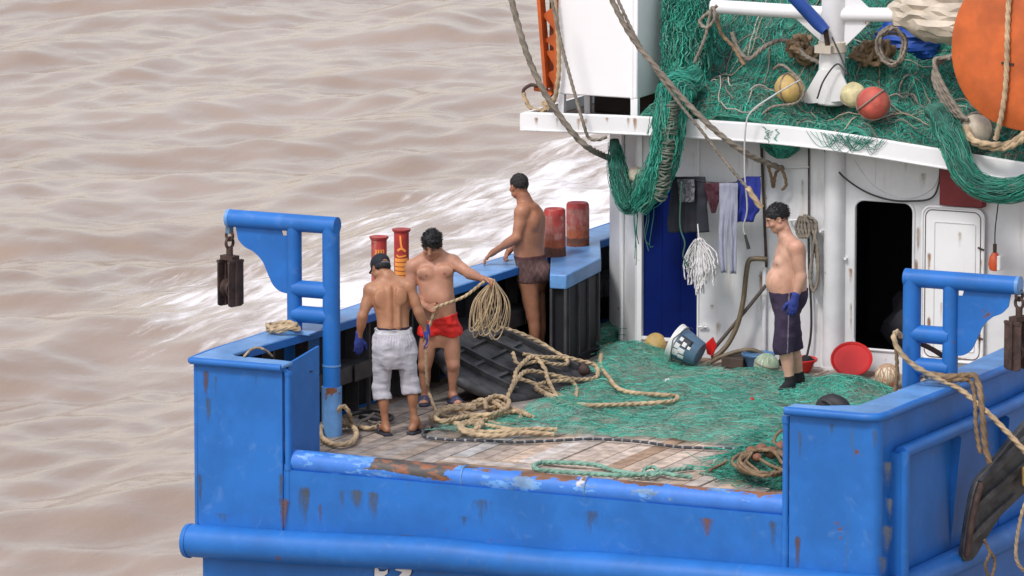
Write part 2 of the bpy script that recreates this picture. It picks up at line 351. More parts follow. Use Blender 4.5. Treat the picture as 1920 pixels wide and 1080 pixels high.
# the name lettering on the stern, only its top edge in view
def letters():
    pl = (A3(0, -.603, 0), A3(0, -1, 0))
    k = [[(703, 1066), (707, 1062), (712, 1071), (721, 1071), (728, 1067), (727, 1075), (716, 1083), (726, 1098), (717, 1098), (710, 1086), (708, 1100), (702, 1100)],
         [(741, 1064), (752, 1059), (766, 1060), (773, 1066), (771, 1076), (757, 1091), (773, 1091), (773, 1099), (738, 1099), (738, 1092), (755, 1072), (742, 1069)]]
    for j, (m, grow, off) in enumerate(((NAVY, 1.12, .002), (WLABEL, 1.0, .0045))):
        mb = MB()
        for q in k:
            c = np.mean(q, 0); pts = [PP(*(c+(np.array(p)-c)*grow), pl, off) for p in q]; mb.prism(pts, (0, -1, 0), .001)
        P('lettering_outline' if j == 0 else 'lettering', mb, m, hull)
letters()
# transom: low wall, worn roller tube on top, fender tube below
mb = MB(); mb.box((.06, -.604, -.60), (4.72, -.535, -.02))
P('transom', mb, BLUE)
def roller():
    n = 1000; x = np.linspace(.075, 4.715, n); sd = 110
    sag = .045-.012*np.sin((x-.1)/4.6*pi)
    Pn = np.stack([x, 0*x-.50, sag], 1); mb = MB()
    mb.path(Pn, .098, sd)
    V = mb.V[0]; L = V[:n*sd]; ang = np.arctan2(L[:, 2]-.04, -(L[:, 1]+.5)); u = L[:, 0]
    p = np.stack([u*3.5, ang*.9, 0*u], 1); f1 = fbm(p, 6, .6); f2 = fbm(p*3.1+9, 5, .6)
    C = np.tile(np.array([.04, .19, .62]), (len(V), 1)); c = C[:n*sd]
    def put(mask, col): c[mask] = np.array(col)*(1+.25*f2[mask, None])
    put((f1+.5*f2 > .75), (.11, .29, .62))
    bare = (u > .80+.10*f1) & (u < 1.62+.06*f2) & (ang > -.15+.35*f1); put(bare, (.075, .065, .058))
    put(bare & (f2 > .28), (.20, .075, .035))
    put((np.abs(u-1.75)-.1+.1*f1 < 0) & (ang > 1.1+.3*f2), (.09, .07, .06))
    put((np.abs(u-2.55) < .26+.12*f1) & (ang > .75+.45*f2), (.20, .09, .045))
    put((np.abs(u-2.83) < .02+.03*f2) & (ang > .3), (.45, .45, .46))
    put((u > 2.9) & (ang > 1.30+.28*np.sin(u*11)+.3*f2), (.26, .11, .05))
    put((np.abs(u-3.4) < .16) & (ang > 1.0+.5*f1), (.16, .07, .04))
    put((u > 1.9) & (f1-.4*f2 > .75), (.16, .30, .52))
    put((u > 1.7) & (f2-.5*f1 > .50) & (ang > .9), (.19, .09, .05))
    put((u < .75) & (f2 > .6) & (ang > .6), (.16, .30, .56))
    mb.C[0] = C
    P('stern_roller', mb, BLUEV, smooth=180)
roller()
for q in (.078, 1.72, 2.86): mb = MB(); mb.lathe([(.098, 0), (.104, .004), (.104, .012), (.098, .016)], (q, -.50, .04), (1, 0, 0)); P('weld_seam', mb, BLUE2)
mb = MB(); fx = np.linspace(-.82, 5.62, 160); fz = np.interp(fx, [-.86, .2, 1.6, 2.4, 3, 4.7, 5.6], [-.700, -.672, -.605, -.615, -.600, -.575, -.575]); fz = np.convolve(np.pad(fz, 8, mode='edge'), np.ones(17)/17, 'valid')
dent = .010*np.exp(-((fx-2.05)/.25)**2)+.012*np.exp(-((fx-2.6)/.3)**2)
mb.path(np.stack([fx, 0*fx-.68, fz], 1), .142-dent, 36); P('fender_tube', mb, BLUE)
mb = MB(); mb.lathe([(.0, -.05), (.09, -.045), (.145, -.02), (.150, 0), (.150, .02), (.142, .022)], (-.822, -.68, -.70), (1, 0, 0)); P('fender_cap', mb, BLUE)

# bulwarks
plat = [PZ(*p, RAIL)[:2] for p in ((978, 474), (1031, 515), (1062, 517), (1127, 484), (1140, 450))]
yA, yB = plat[0][1], plat[-1][1]
print('PLAT', plat)
def bulwark(side):
    ys = np.linspace(-.6, 15, 60)
    if side < 0:
        mb = MB(); top = [(xo(y)+.03, y) for y in ys]; inn = [(xo(y)+.06, y) for y in ys[::-1]]
        mb.prism([(x, y, -.70) for x, y in top+inn], ZV, RAIL+.70-.04); b = P('bulwark', mb, BLUE)
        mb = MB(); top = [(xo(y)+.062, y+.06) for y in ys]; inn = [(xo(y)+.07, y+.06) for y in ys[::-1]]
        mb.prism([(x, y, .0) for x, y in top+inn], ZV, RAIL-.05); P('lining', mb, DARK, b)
        # rail: a broad flat cap that turns the corner, with a rolled outer edge and a lip on the inner edge
        poly = [(-.805, -.66), (.085, -.66), (.085, -.47), (.0, -.45), (-.48, -.43), (-.55, -.36)]+[(xi(y), y) for y in np.linspace(-.1, 15, 40)]+[(xo(y), y) for y in np.linspace(15, -.3, 40)]
        mb = MB(); mb.prism([(x, y, RAIL-.035) for x, y in poly], ZV, .035)
        mb.path(np.array([(xi(y)-.006, y, RAIL-.06) for y in np.linspace(-.1, 15, 60)]), .0, 4) if False else None
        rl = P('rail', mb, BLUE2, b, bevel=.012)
        mb = MB(); e = [(xi(y)+.002, y) for y in np.linspace(-.1, 15, 40)]+[(xi(y)-.012, y) for y in np.linspace(15, -.1, 40)]
        mb.prism([(x, y, RAIL-.075) for x, y in e], ZV, .065); P('rail_lip', mb, BLUE, b)
        mb = MB(); mb.path(spline([(.07, -.655, RAIL-.03), (-.5, -.655, RAIL-.03), (-.765, -.65, RAIL-.03), (-.81, -.58, RAIL-.03)]+[(xo(y), y, RAIL-.03) for y in (0, 2, 4, 7, 15)], .05), .032, 14); P('rail_edge', mb, BLUE, b)
        mb = MB()
        for y in np.arange(.35, 14, .82):
            if yA-.2 < y < yB+.1: continue
            mb.box((xo(y)+.07, y-.006, 0), (xo(y)+.20, y+.006, RAIL-.04)); mb.box((xi(y)-.05, y-.014, 0), (xi(y)-.02, y+.014, RAIL-.05))
        for k in range(34):
            y = .2+k*.42; mb.box((xo(y)+.075, y-.2, .45), (xi(y)-.015, y+.22, .48)); mb.box((xi(y)-.015, y-.2, .33), (xi(y)-.006, y+.22, .48))
        P('bulwark_frame', mb, GREYF, b)
        mb = MB(); mb.box((-.765, -.62, -.58), (.055, -.57, RAIL-.035)); mb.box((-.80, -.615, -.58), (-.765, -.55, RAIL-.035)); P('stern_corner', mb, BLUE, b, bevel=.008)
        mb = MB(); mb.prism([(.035, -.50, -.02), (.035, .085, -.02), (.035, .085, .945), (.035, -.50, RAIL-.02)], (1, 0, 0), .022); P('corner_plate', mb, BLUE, b, bevel=.004)
        mb = MB(); mb.tube((.095, -.585, -.30), (.095, -.585, .80), .030); mb.tube((.095, -.585, .80), (.095, -.585, .83), .036); mb.tube((.095, -.585, -.02), (.095, -.585, .03), .037)
        mb.bar((.05, -.60, .86), (.12, -.57, .80), .05, .03); P('hinge_post', mb, BLUE, b)
        mb = MB(); mb.box((.058, -.1, .74), (.066, -.06, .752)); P('eyelet', mb, RUST, b)
    else:
        ys = np.linspace(-.6, 12, 50)
        mb = MB(); top = [(xs(y)-.04, y) for y in ys]; inn = [(xs(y)-.07, y) for y in ys[::-1]]
        mb.prism([(x, y, -.70) for x, y in top+inn], ZV, RAIL+.66); b = P('bulwark', mb, BLUE)
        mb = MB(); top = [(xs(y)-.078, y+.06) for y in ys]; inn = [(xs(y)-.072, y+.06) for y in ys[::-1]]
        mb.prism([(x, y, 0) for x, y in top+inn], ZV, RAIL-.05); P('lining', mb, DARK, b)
        inn = [(xs(y)-.33, y) for y in np.linspace(12, -.3, 40)]
        poly = [(4.70, -.66), (5.40, -.66), (5.48, -.62)]+[(xs(y)+.005, y) for y in np.linspace(-.5, 12, 40)]+inn+[(4.95, -.46), (4.70, -.46)]
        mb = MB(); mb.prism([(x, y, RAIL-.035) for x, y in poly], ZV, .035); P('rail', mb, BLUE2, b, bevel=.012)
        mb = MB(); mb.path(spline([(4.70, -.652, RAIL-.03), (5.2, -.655, RAIL-.03), (5.44, -.645, RAIL-.03), (xs(-.5), -.52, RAIL-.03)]+[(xs(y), y, RAIL-.03) for y in (0, 2, 4, 7, 12)], .05), .036, 14); P('rail_edge', mb, BLUE, b)
        mb = MB(); mb.box((4.73, -.62, -.58), (5.44, -.57, RAIL-.035))
        cc = [(5.44+.08*sin(a), -.54-.08*cos(a)) for a in np.linspace(0, pi/2, 7)]
        mb.prism([(x, y, -.58) for x, y in cc+[(5.44, -.54)]], ZV, RAIL+.545); P('stern_corner', mb, BLUE, b)
        mb = MB(); mb.tube((4.69, -.60, -.10), (4.69, -.60, .78), .028); mb.tube((4.69, -.60, -.6), (4.69, -.60, -.1), .036); mb.tube((4.69, -.60, .76), (4.69, -.60, .82), .036); P('hinge_post', mb, BLUE, b)
        # outer rubbing frame: half pipe along the side, one down the quarter
        mb = MB(); zz = .52
        mb.path(np.array([(xs(y)+.035, y, zz+.012*(y+.3)) for y in np.linspace(-.28, 12, 40)]), .058, 18)
        mb.box((xs(-.3)-.05, -.33, -.70), (xs(-.3)+.085, -.25, .525)); mb.tube((xs(-.3)+.07, -.29, -.72), (xs(-.3)+.07, -.29, .54), .045)
        P('rubbing_frame', mb, BLUE, b)
        mb = MB(); mb.path(np.array([(xs(y)+.05, y, -.60+.012*y) for y in np.linspace(-.5, 12, 40)]), .11, 18); P('fender_tube', mb, BLUE, b)
        for y in np.arange(.9, 11, 1.0): mb = MB(); mb.prism([(xs(y)-.04, y, -.5), (xs(y)+.05, y, .45), (xs(y)-.04, y, .5)], (0, 1, 0), .012); P('side_rib', mb, BLUE, b)
bulwark(-1); bulwark(1)

# deck: separate planks laid fore and aft, with a patch laid athwart by the stern
def deck():
    mb = MB(); r = np.random.default_rng(5)
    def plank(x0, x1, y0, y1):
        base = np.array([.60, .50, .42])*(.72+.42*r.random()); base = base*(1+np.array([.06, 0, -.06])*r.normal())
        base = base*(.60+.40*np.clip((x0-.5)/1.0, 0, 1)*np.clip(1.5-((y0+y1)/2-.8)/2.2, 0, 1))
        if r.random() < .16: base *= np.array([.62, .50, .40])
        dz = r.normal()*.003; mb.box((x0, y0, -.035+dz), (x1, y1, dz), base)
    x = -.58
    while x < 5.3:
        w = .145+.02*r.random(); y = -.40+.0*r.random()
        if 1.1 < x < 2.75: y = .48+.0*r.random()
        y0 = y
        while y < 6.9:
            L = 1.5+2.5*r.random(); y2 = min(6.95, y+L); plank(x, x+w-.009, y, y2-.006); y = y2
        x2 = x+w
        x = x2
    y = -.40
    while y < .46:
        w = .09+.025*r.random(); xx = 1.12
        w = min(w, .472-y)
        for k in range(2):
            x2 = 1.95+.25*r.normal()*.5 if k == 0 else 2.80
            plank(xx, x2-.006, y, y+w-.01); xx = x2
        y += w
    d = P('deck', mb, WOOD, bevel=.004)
    mb = MB(); mb.box((-.7, -.52, -.055), (5.4, 7.1, -.039)); P('deck_underlay', mb, ROOFB, d)
deck()

# port bollards and their raised platform
pp = [(xi(yA)-.03, yA)]+[tuple(p) for p in plat[1:4]]+[(xi(yB)-.03, yB)]; cpl = np.mean(pp, 0)
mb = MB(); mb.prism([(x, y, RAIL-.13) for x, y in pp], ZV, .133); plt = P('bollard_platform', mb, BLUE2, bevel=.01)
ins_ = lambda k: [tuple(cpl+(np.array(p)-cpl)*k) for p in pp]
mb = MB(); mb.prism([(x, y, .0) for x, y in ins_(.93)], ZV, RAIL-.14); P('platform_base', mb, DARK, plt)
mb = MB(); mb.prism([(x, y, .0) for x, y in ins_(1.02)], ZV, .09); P('platform_plinth', mb, DARK, plt, bevel=.01)
for a_, b_ in ((1, 2), (2, 3)):
    for u in np.linspace(.06, .94, 2 if a_ == 1 else 4):
        q = (1-u)*np.array(ins_(.975)[a_])+u*np.array(ins_(.975)[b_]); mb = MB(); mb.box((q[0]-.012, q[1]-.012, .09), (q[0]+.012, q[1]+.012, RAIL-.13)); P('platform_post', mb, GREYF, plt)
def wrap_worn(parent, o, r, z0, z1, col, st, seed):
    th = np.linspace(-2.4, .8, 40); zz = np.linspace(z0, z1, 24); G = np.array([[(o[0]+(r*1.012+.002+.0002*(seed % 7))*cos(a), o[1]+(r*1.012+.002+.0002*(seed % 7))*sin(a), o[2]+z) for a in th] for z in zz])
    mb = MB(); mb.grid(G, np.tile(np.array(col), (40*24, 1))); q = P('worn_paint', mb, STAIN, parent)
    u = np.repeat((zz-z0)/(z1-z0), 40); f = st*np.minimum(1, 6*np.minimum(u, 1-u)+(.6 if z0 == 0 else 0)*(u < .3))+.22*fbm(G.reshape(-1, 3)*12+seed, 3)
    a = q.data.attributes.new('Fade', 'FLOAT', 'POINT'); a.data.foreach_set('value', f.astype(np.float32))
for (px, py, top, r) in ((1040, 486, 388, .102), (1083, 466, 376, .108)):
    o = PZ(px, py-6, RAIL); h = (py-6-top)/203.
    mb = MB(); mb.lathe([(r, 0), (r, h*.2), (r*1.01, h*.5), (r, h-.02), (r-.012, h), (r-.04, h-.004), (.0, h-.02)], o, sides=40); b = P('bollard', mb, RED)
    wrap_worn(b, o, r, .0, h*.55, (.42, .13, .055), .62, 3+px); wrap_worn(b, o, r, h*.3, h*.95, (.60, .27, .22), .42, px); wrap_worn(b, o, r, .0, h*.22, (.10, .05, .035), .62, 7+px)
for (px, py, top, r) in ((711, 566, 440, .070), (753, 548, 425, .068)):
    o = PZ(px, py, RAIL); h = (py-top)/211.
    mb = MB(); mb.lathe([(r, 0), (r, h-.03), (r+.008, h-.025), (r+.018, h-.008), (r+.018, h), (r-.01, h), (0, h-.01)], o, sides=32); b = P('bollard', mb, RED)
    mb = MB()
    def stroke(pts, w):                           # painted lettering wrapped on the pipe
        pts = spline([A3(a, z, 0) for a, z in pts], .012)
        L = []; Rr = []
        for k in range(len(pts)):
            t = nrm(pts[min(k+1, len(pts)-1)]-pts[max(k-1, 0)]); n_ = A3(-t[1], t[0], 0)*w
            for q, lst in ((pts[k]+n_, L), (pts[k]-n_, Rr)):
                a = radians(-65)+q[0]/r; lst.append(o+A3((r+.003)*cos(a), (r+.003)*sin(a), q[1]))
        mb.grid(np.stack([np.array(L), np.array(Rr)], 1))
    if px > 730:
        stroke([(-.01, h-.05), (-.005, h-.12), (.005, h-.17)], .008); stroke([(-.035, h-.19), (.0, h-.17), (.04, h-.20)], .010)
        stroke([(-.045, h-.23), (-.02, h-.245), (.045, h-.235)], .008)
        for dz in (.275, .315, .355, .395, .435, .475): stroke([(-.068, h-dz), (.0, h-dz-.004), (.068, h-dz+.002)], .0165)
    else:
        for da in (-.03, -.008, .015, .036): stroke([(da, h-.11), (da+.008, h-.13), (da-.003, h-.155)], .006)
    P('painted_lettering', mb, ORANGEL, b)

# gallows: leg, inner post, beam, two rungs and a curved bracket plate
def gallows(x, y, sgn, zt, foot, inner, end, zr):
    g = boat; r = .077
    mb = MB(); mb.tube((x, y, foot), (x, y, zt+.0), r, 28); post = P('gallows_post', mb, BLUE)
    if sgn < 0:
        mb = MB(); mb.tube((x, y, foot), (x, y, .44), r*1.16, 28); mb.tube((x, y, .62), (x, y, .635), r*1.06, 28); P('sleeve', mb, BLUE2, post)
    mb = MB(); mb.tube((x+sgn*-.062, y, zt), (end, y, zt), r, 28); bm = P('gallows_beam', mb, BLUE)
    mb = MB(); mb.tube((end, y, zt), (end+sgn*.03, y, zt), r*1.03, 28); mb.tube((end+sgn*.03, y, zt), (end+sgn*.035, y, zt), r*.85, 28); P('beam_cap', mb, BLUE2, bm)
    mb = MB(); mb.tube((inner, y, RAIL-.01), (inner, y, zt), r*.86, 28); P('gallows_post', mb, BLUE)
    for z in zr:
        mb = MB(); mb.tube((x, y, z), (inner, y, z), r*.98, 28); P('gallows_rung', mb, BLUE)
    # bracket plate outline from the inner post outward
    q = [(0, -.04), (.03, -.07), (.60, -.07), (.60, -.10), (.57, -.185), (.50, -.245), (.40, -.285), (.31, -.36), (.25, -.47), (.19, -.57), (.11, -.62), (0, -.635)]
    k = (abs(end-inner)-.06)/.62
    pts = [A3(inner+sgn*(.03+a*k), y, zt+b) for a, b in q]; pts[1:1] = [A3(inner+sgn*(.03+.04*k), y, zt-.12), A3(inner+sgn*(.03+.09*k), y, zt-.12)]
    pts[0] = A3(inner+sgn*.03, y, zt-.14)
    sm = pts[:3]+[A3(inner+sgn*(.03+.11*k), y, zt-.055), A3(inner+sgn*(.03+.60*k), y, zt-.055)]+list(spline(pts[6:], .03))
    mb = MB(); mb.prism([p-A3(0, .008, 0) for p in sm], (0, 1, 0), .016); P('bracket_plate', mb, BLUE)
gallows(-.215, .86, -1, 1.865, .0, -.575, -1.20, (1.285, 1.06))
gallows(5.20, .90, 1, 1.775, .0, 5.545, 6.13, (1.305, 1.03))
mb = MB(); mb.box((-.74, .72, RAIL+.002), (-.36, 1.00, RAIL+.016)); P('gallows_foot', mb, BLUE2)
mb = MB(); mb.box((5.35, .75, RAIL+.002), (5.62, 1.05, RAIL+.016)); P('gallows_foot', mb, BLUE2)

# deckhouse
YW = 5.80
def wx(px, z=1.0): return float(PY(px, 400, YW)[0])
def wz(px, py): return float(PY(px, py, YW)[2])
xa, xb = wx(1205), wx(1308); za0, za1 = .16, wz(1250, 335)
xc, xd = wx(1602), wx(1714); zc0, zc1 = wz(1655, 657), wz(1655, 376)
HT = 2.16; XR = 4.80; T = .06
mb = MB()
mb.box((.50, YW, 0), (xa, YW+T, HT)); mb.box((xa, YW, 0), (xb, YW+T, za0)); mb.box((xa, YW, za1), (xb, YW+T, HT)); mb.box((xb, YW, 0), (xc, YW+T, HT))
mb.box((xc, YW, 0), (xd, YW+T, zc0)); mb.box((xc, YW, zc1), (xd, YW+T, HT)); mb.box((xd, YW, 0), (XR, YW+T, HT))
mb.prism([(.02, 6.28, 0), (.50, YW, 0), (.50, YW+T, 0), (.06, 6.32, 0)], ZV, HT)
mb.box((.02, 6.32, 0), (.08, 13, HT)); mb.box((XR-.06, YW+T, 0), (XR, 13, HT)); mb.box((.08, 12.94, 0), (XR-.06, 13, HT))
house = P('deckhouse', mb, WALLW)
def rrect(x0, x1, z0, z1, r, n=8):
    out = []
    for cx, cz, a0 in ((x1-r, z1-r, 0), (x0+r, z1-r, 90), (x0+r, z0+r, 180), (x1-r, z0+r, 270)):
        out += [(cx+r*cos(radians(a0+90*k/n)), cz+r*sin(radians(a0+90*k/n))) for k in range(n+1)]
    return out
mb = MB(); inn = rrect(xc, xd, zc0, zc1, .10); cx_, cz_ = (xc+xd)/2, (zc0+zc1)/2
outr = [(max(xc, min(xd, cx_+(a-cx_)*9)) if abs(a-cx_) > 1e-6 else a, max(zc0, min(zc1, cz_+(b-cz_)*9))) for a, b in inn]
outr = []
for (a, b) in inn:                                # rectangle point radially outside each rounded point near corners
    outr.append((xc if a < xc+.099 else xd if a > xd-.099 else a, zc0 if b < zc0+.099 else zc1 if b > zc1-.099 else b))
G = np.array([[(a, YW+.001, b), (c, YW+.001, d)] for (a, b), (c, d) in zip(inn+inn[:1], outr+outr[:1])]); mb.grid(G)
mb.path(np.array([(a, YW-.004, b) for a, b in inn+inn[:1]]), .014, 8); P('doorway_frame', mb, WALLW, house)
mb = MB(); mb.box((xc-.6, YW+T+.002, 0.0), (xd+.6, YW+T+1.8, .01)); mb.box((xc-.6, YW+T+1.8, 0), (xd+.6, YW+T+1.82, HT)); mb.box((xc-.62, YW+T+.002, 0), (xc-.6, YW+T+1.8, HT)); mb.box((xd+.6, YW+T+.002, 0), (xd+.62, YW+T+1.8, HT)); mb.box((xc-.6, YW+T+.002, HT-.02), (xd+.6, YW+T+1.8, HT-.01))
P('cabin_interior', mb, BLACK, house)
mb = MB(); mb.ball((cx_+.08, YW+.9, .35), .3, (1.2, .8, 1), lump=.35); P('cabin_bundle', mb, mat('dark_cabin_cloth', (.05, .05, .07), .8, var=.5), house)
mb = MB(); mb.box((xa, YW+.025, za0), (xb, YW+.05, za1)); nd = P('door', mb, NAVY, house)
mb = MB()
for q in (.33, .66): mb.box((xa+(xb-xa)*q-.006, YW+.021, za0), (xa+(xb-xa)*q+.006, YW+.025, za1))
P('door_rib', mb, NAVY, nd)
mb = MB(); mb.box((xa-.05, YW-.022, .0), (xa, YW, HT)); mb.box((xb, YW-.012, .0), (xb+.02, YW, HT)); mb.box((xa, YW-.02, za0-.03), (xb, YW, za0)); P('door_frame', mb, WHITE, house, bevel=.004)
mb = MB(); mb.bar((.03, 6.24, 0), (.03, 6.24, HT), .07, .07); mb.bar((.27, 6.00, 0), (.27, 6.00, HT), .05, .03, up=A3(1, 1, 0)); P('corner_post', mb, WHITE, house, bevel=.006)
# open steel door folded back on the wall
dx0, dx1 = wx(1734), wx(1849); dz0, dz1 = wz(1790, 676), wz(1790, 388)
mb = MB(); R_ = rrect(dx0, dx1, dz0, dz1, .09); mb.prism([(a, YW-.055, b) for a, b in R_], (0, 1, 0), .03); mb.path(np.array([(a, YW-.056, b) for a, b in R_+R_[:1]]), .012, 8)
od = P('door', mb, WHITE, house)
mb = MB(); R2 = rrect(dx0+.12, dx1-.08, dz0+.1, dz1-.14, .02, 3); mb.path(np.array([(a, YW-.056, b) for a, b in R2+R2[:1]]), .006, 6); P('panel_bead', mb, WALLW, od)
mb = MB(); R2 = rrect(dx0+.03, dx1-.03, dz0+.03, dz1-.03, .07); mb.path(np.array([(a, YW-.058, b) for a, b in R2+R2[:1]]), .004, 6); P('door_gasket', mb, RUST, od)
for z in (dz0+.3, (dz0+dz1)/2, dz1-.2):
    mb = MB(); mb.tube((dx0-.022, YW-.03, z-.035), (dx0-.022, YW-.03, z+.035), .013, 10); mb.box((dx0-.022, YW-.04, z-.02), (dx0+.03, YW-.03, z+.02)); P('hinge', mb, WALLW, od)
for z in (dz0+.25, dz1-.35):
    mb = MB(); mb.tube((dx1-.05, YW-.07, z), (dx1+.01, YW-.07, z-.02), .009, 8); P('latch', mb, RUST, od)
# round pillar, seams, hooks and pipes on the wall
xp = wx(1566); mb = MB(); mb.tube((xp, YW-.015, 0), (xp, YW-.015, HT-.04), .10, 32); mb.tube((xp, YW-.015, 0), (xp, YW-.015, .02), .115, 32); P('pillar', mb, WALLW, house)
mb = MB()
for px in (1437, 1522, 1640): mb.box((wx(px)-.006, YW-.005, .0 if px < 1600 else zc1+.12), (wx(px)+.006, YW, HT))
mb.path(spline([(wx(1600), YW-.004, wz(1600, 300)), (wx(1640), YW-.004, wz(1640, 350)), (wx(1700), YW-.004, wz(1700, 372)), (wx(1750), YW-.004, wz(1750, 350)), (wx(1765), YW-.004, wz(1765, 300))], .03), .005, 6); P('wall_seam', mb, WALLW, house)
mb = MB(); mb.tube((wx(1428), YW-.03, wz(1428, 250)), (wx(1440), YW-.03, wz(1440, 500)), .0135, 10); P('pipe', mb, RUST, house)
mb = MB(); mb.tube((wx(1437), YW-.035, .0), (wx(1437), YW-.035, wz(1437, 500)), .021, 12); mb.tube((wx(1437), YW-.035, wz(1437, 545)), (wx(1437), YW-.035, wz(1437, 552)), .028, 12); P('pipe', mb, WALLW, house)
mb = MB(); mb.tube((wx(1517), YW-.02, wz(1517, 262)), (wx(1518), YW-.02, wz(1518, 405)), .009, 8); P('pipe', mb, RUST, house)
mb = MB(); mb.tube((wx(1474), YW-.04, wz(1474, 314)), (wx(1518), YW-.03, wz(1518, 312)), .007, 8); P('hook_bar', mb, WALLW, house)
mb = MB(); mb.tube((wx(1484), YW-.05, wz(1484, 412)), (wx(1522), YW-.05, wz(1522, 408)), .009, 8); mb.tube((wx(1484), YW-.05, wz(1484, 412)), (wx(1484), YW, wz(1484, 412)), .009, 8); P('hook_bar', mb, WHITE, house)
mb = MB()
for px, py in ((1547, 430), (1588, 484), (1322, 610)): mb.tube((wx(px), YW-.12 if px < 1580 and px > 1400 else YW-.04, wz(px, py)), (wx(px), YW, wz(px, py)), .014, 10)
mb.tube((wx(1313), YW-.03, wz(1313, 612)), (wx(1330), YW-.03, wz(1330, 612)), .010, 8); P('cleat', mb, WHITE, house)
mb = MB(); mb.box((wx(1768), YW-.10, wz(1768, 382)), (wx(1850), YW-.002, wz(1850, 290))); P('locker_box', mb, mat('dark_red_paint', (.20, .012, .016), .5, var=.3, rust=.3), house, bevel=.01)
mb = MB(); mb.ball((wx(1605), YW-.04, wz(1605, 276)), .028); P('lamp', mb, WALLW, house)
mb = MB(); mb.box((.55, YW-.014, .0), (XR, YW-.001, .11)); P('skirting', mb, WALLW, house) if False else None

# roof with raised lip
YE = 5.38
rx_ = [-.46, .6, 1.4, 2.3, 2.9, 3.6, 4.5, 5.6]; rz_ = [2.10, 2.135, 2.138, 2.135, 2.085, 2.02, 1.935, 1.83]
def zr(x): return float(np.interp(x, rx_, rz_))
xsamp = np.linspace(-.46, 5.6, 60)
zsm = np.interp(xsamp, rx_, rz_); zsm = np.convolve(np.pad(zsm, 5, mode='edge'), np.ones(11)/11, 'valid')
def ZR(x): return float(np.interp(x, xsamp, zsm))
LH = .162
mb = MB(); G0 = [np.array([[(x, y, ZR(x)+dz) for x in xsamp]]) [0] for y, dz in ((YE, 0), (YE, LH), (YE+.05, LH), (YE+.05, .06), (13.4, .06))]
mb.grid(np.array(G0)); rf0 = None
mb2 = MB(); mb2.grid(np.array(G0[3:])[:, :, :]+A3(0, 0, .004)); 
mb3 = MB(); mb3.grid(np.array([G0[0], np.array([(x, 13.4, ZR(x)) for x in xsamp])]))
mb.add(mb3.V[0], mb3.F)
mb.box((-.50, YE, ZR(-.46)), (-.46, 13.4, ZR(-.46)+LH))
roof = P('roof', mb, WHITE); P('roof_deck', mb2, ROOFB, roof)
mb = MB(); mb.path(np.array([(x, YE-.003, ZR(x)+.008) for x in xsamp]), .011, 8); mb.path(np.array([(x, YE+.02, ZR(x)+LH) for x in xsamp]), .016, 8); P('lip_bead', mb, WHITER, roof)
def roofpt(px, py, y): p = PY(px, py, y); return p

# mast with crossbar, gussets and a blue boom
ym = 6.05
def M(px, py, y=ym): return PY(px, py, y)
b0 = M(1558, 190); mb = MB(); mb.path(np.array([M(1556, 195), M(1560, 120), M(1563, 40), M(1566, -120)]), [.125, .12, .115, .11], 28)
mast = P('mast', mb, WHITER)
mb = MB(); pl = [M(1508, 192), M(1545, 128), M(1585, 128), M(1610, 185)]; mb.prism([p-A3(0, .13, 0) for p in pl], (0, 1, 0), .02)
mb.path(np.array([M(1556, 192), M(1558, 150)]), [.145, .13], 20); P('mast_foot', mb, WHITER, mast)
mb = MB(); mb.lathe([(.118, 0), (.135, .01), (.135, .10), (.118, .11)], M(1561, 98), sides=28); mb.obox(M(1546, 92, ym-.14), (A3(1, 0, 0), A3(0, 1, 0), ZV), (.08, .05, .035)); P('boom_bracket', mb, mat('rust_streaked_paint', (.62, .55, .45), .6, var=.3, rust=.75, rs=8), mast)
mb = MB(); mb.tube(M(1335, 12), M(1545, 25), .066, 24); P('crossbar', mb, WHITE, mast)
mb = MB(); mb.tube(M(1580, 27), M(1700, 28), .066, 24); P('crossbar', mb, WHITE, mast)
for q in ([(1488, 30), (1545, 34), (1545, 82)], [(1582, 36), (1635, 38), (1584, 88)], [(1575, -10), (1606, -8), (1632, 18), (1582, 18)]):
    mb = MB(); mb.prism([M(*p)-A3(0, .01, 0) for p in q], (0, 1, 0), .02); P('gusset', mb, WHITE, mast)
mb = MB(); mb.path(np.array([M(1548, 58, ym-.2), M(1535, 45, ym-.2), M(1430, -70, ym-.6)]), [.05, .062, .062], 20); P('boom', mb, mat('boom_blue_paint', (.02, .075, .34), .45, var=.2, rust=.2), mast)
mb = MB(); mb.tube(M(1548, 58, ym-.2), M(1552, 84, ym-.13), .025, 10); P('boom_pin', mb, RUST, mast)

# rust runs and grime that have run down the paint, each a thin film on its plate
def stains(parent, items, y, name='rust_stain', cols=((.15, .075, .035), (.10, .10, .06), (.20, .09, .04))):
    r = np.random.default_rng(len(items)+int(abs(y)*100))
    for px, py, w, h, k, st in items:
        c = PY(px, py, y); s_ = ((c-CAM)@DV)/FOC; w_, h_ = w*s_*1.5, h*s_*1.25; n, m = 20, 10; G = []; fd = []
        for i in range(n):
            v = i/(n-1)
            for j in range(m):
                u = j/(m-1)*2-1; G.append((c[0]+u*w_*(1-.35*v), y, c[2]-v*h_)); fd.append((st+.16)*(1-abs(u)**1.6)*min(1, v*8)*(1-v)**.6-.10)
        mb = MB(); mb.grid(np.array(G).reshape(n, m, 3), np.tile(np.array(cols[k])*(.8+.4*r.random()), (n*m, 1))); o = P(name, mb, STAIN, parent)
        a = o.data.attributes.new('Fade', 'FLOAT', 'POINT'); a.data.foreach_set('value', np.array(fd, np.float32))
tr_ = [o for o in boat.children if o.name.startswith('transom')][0]
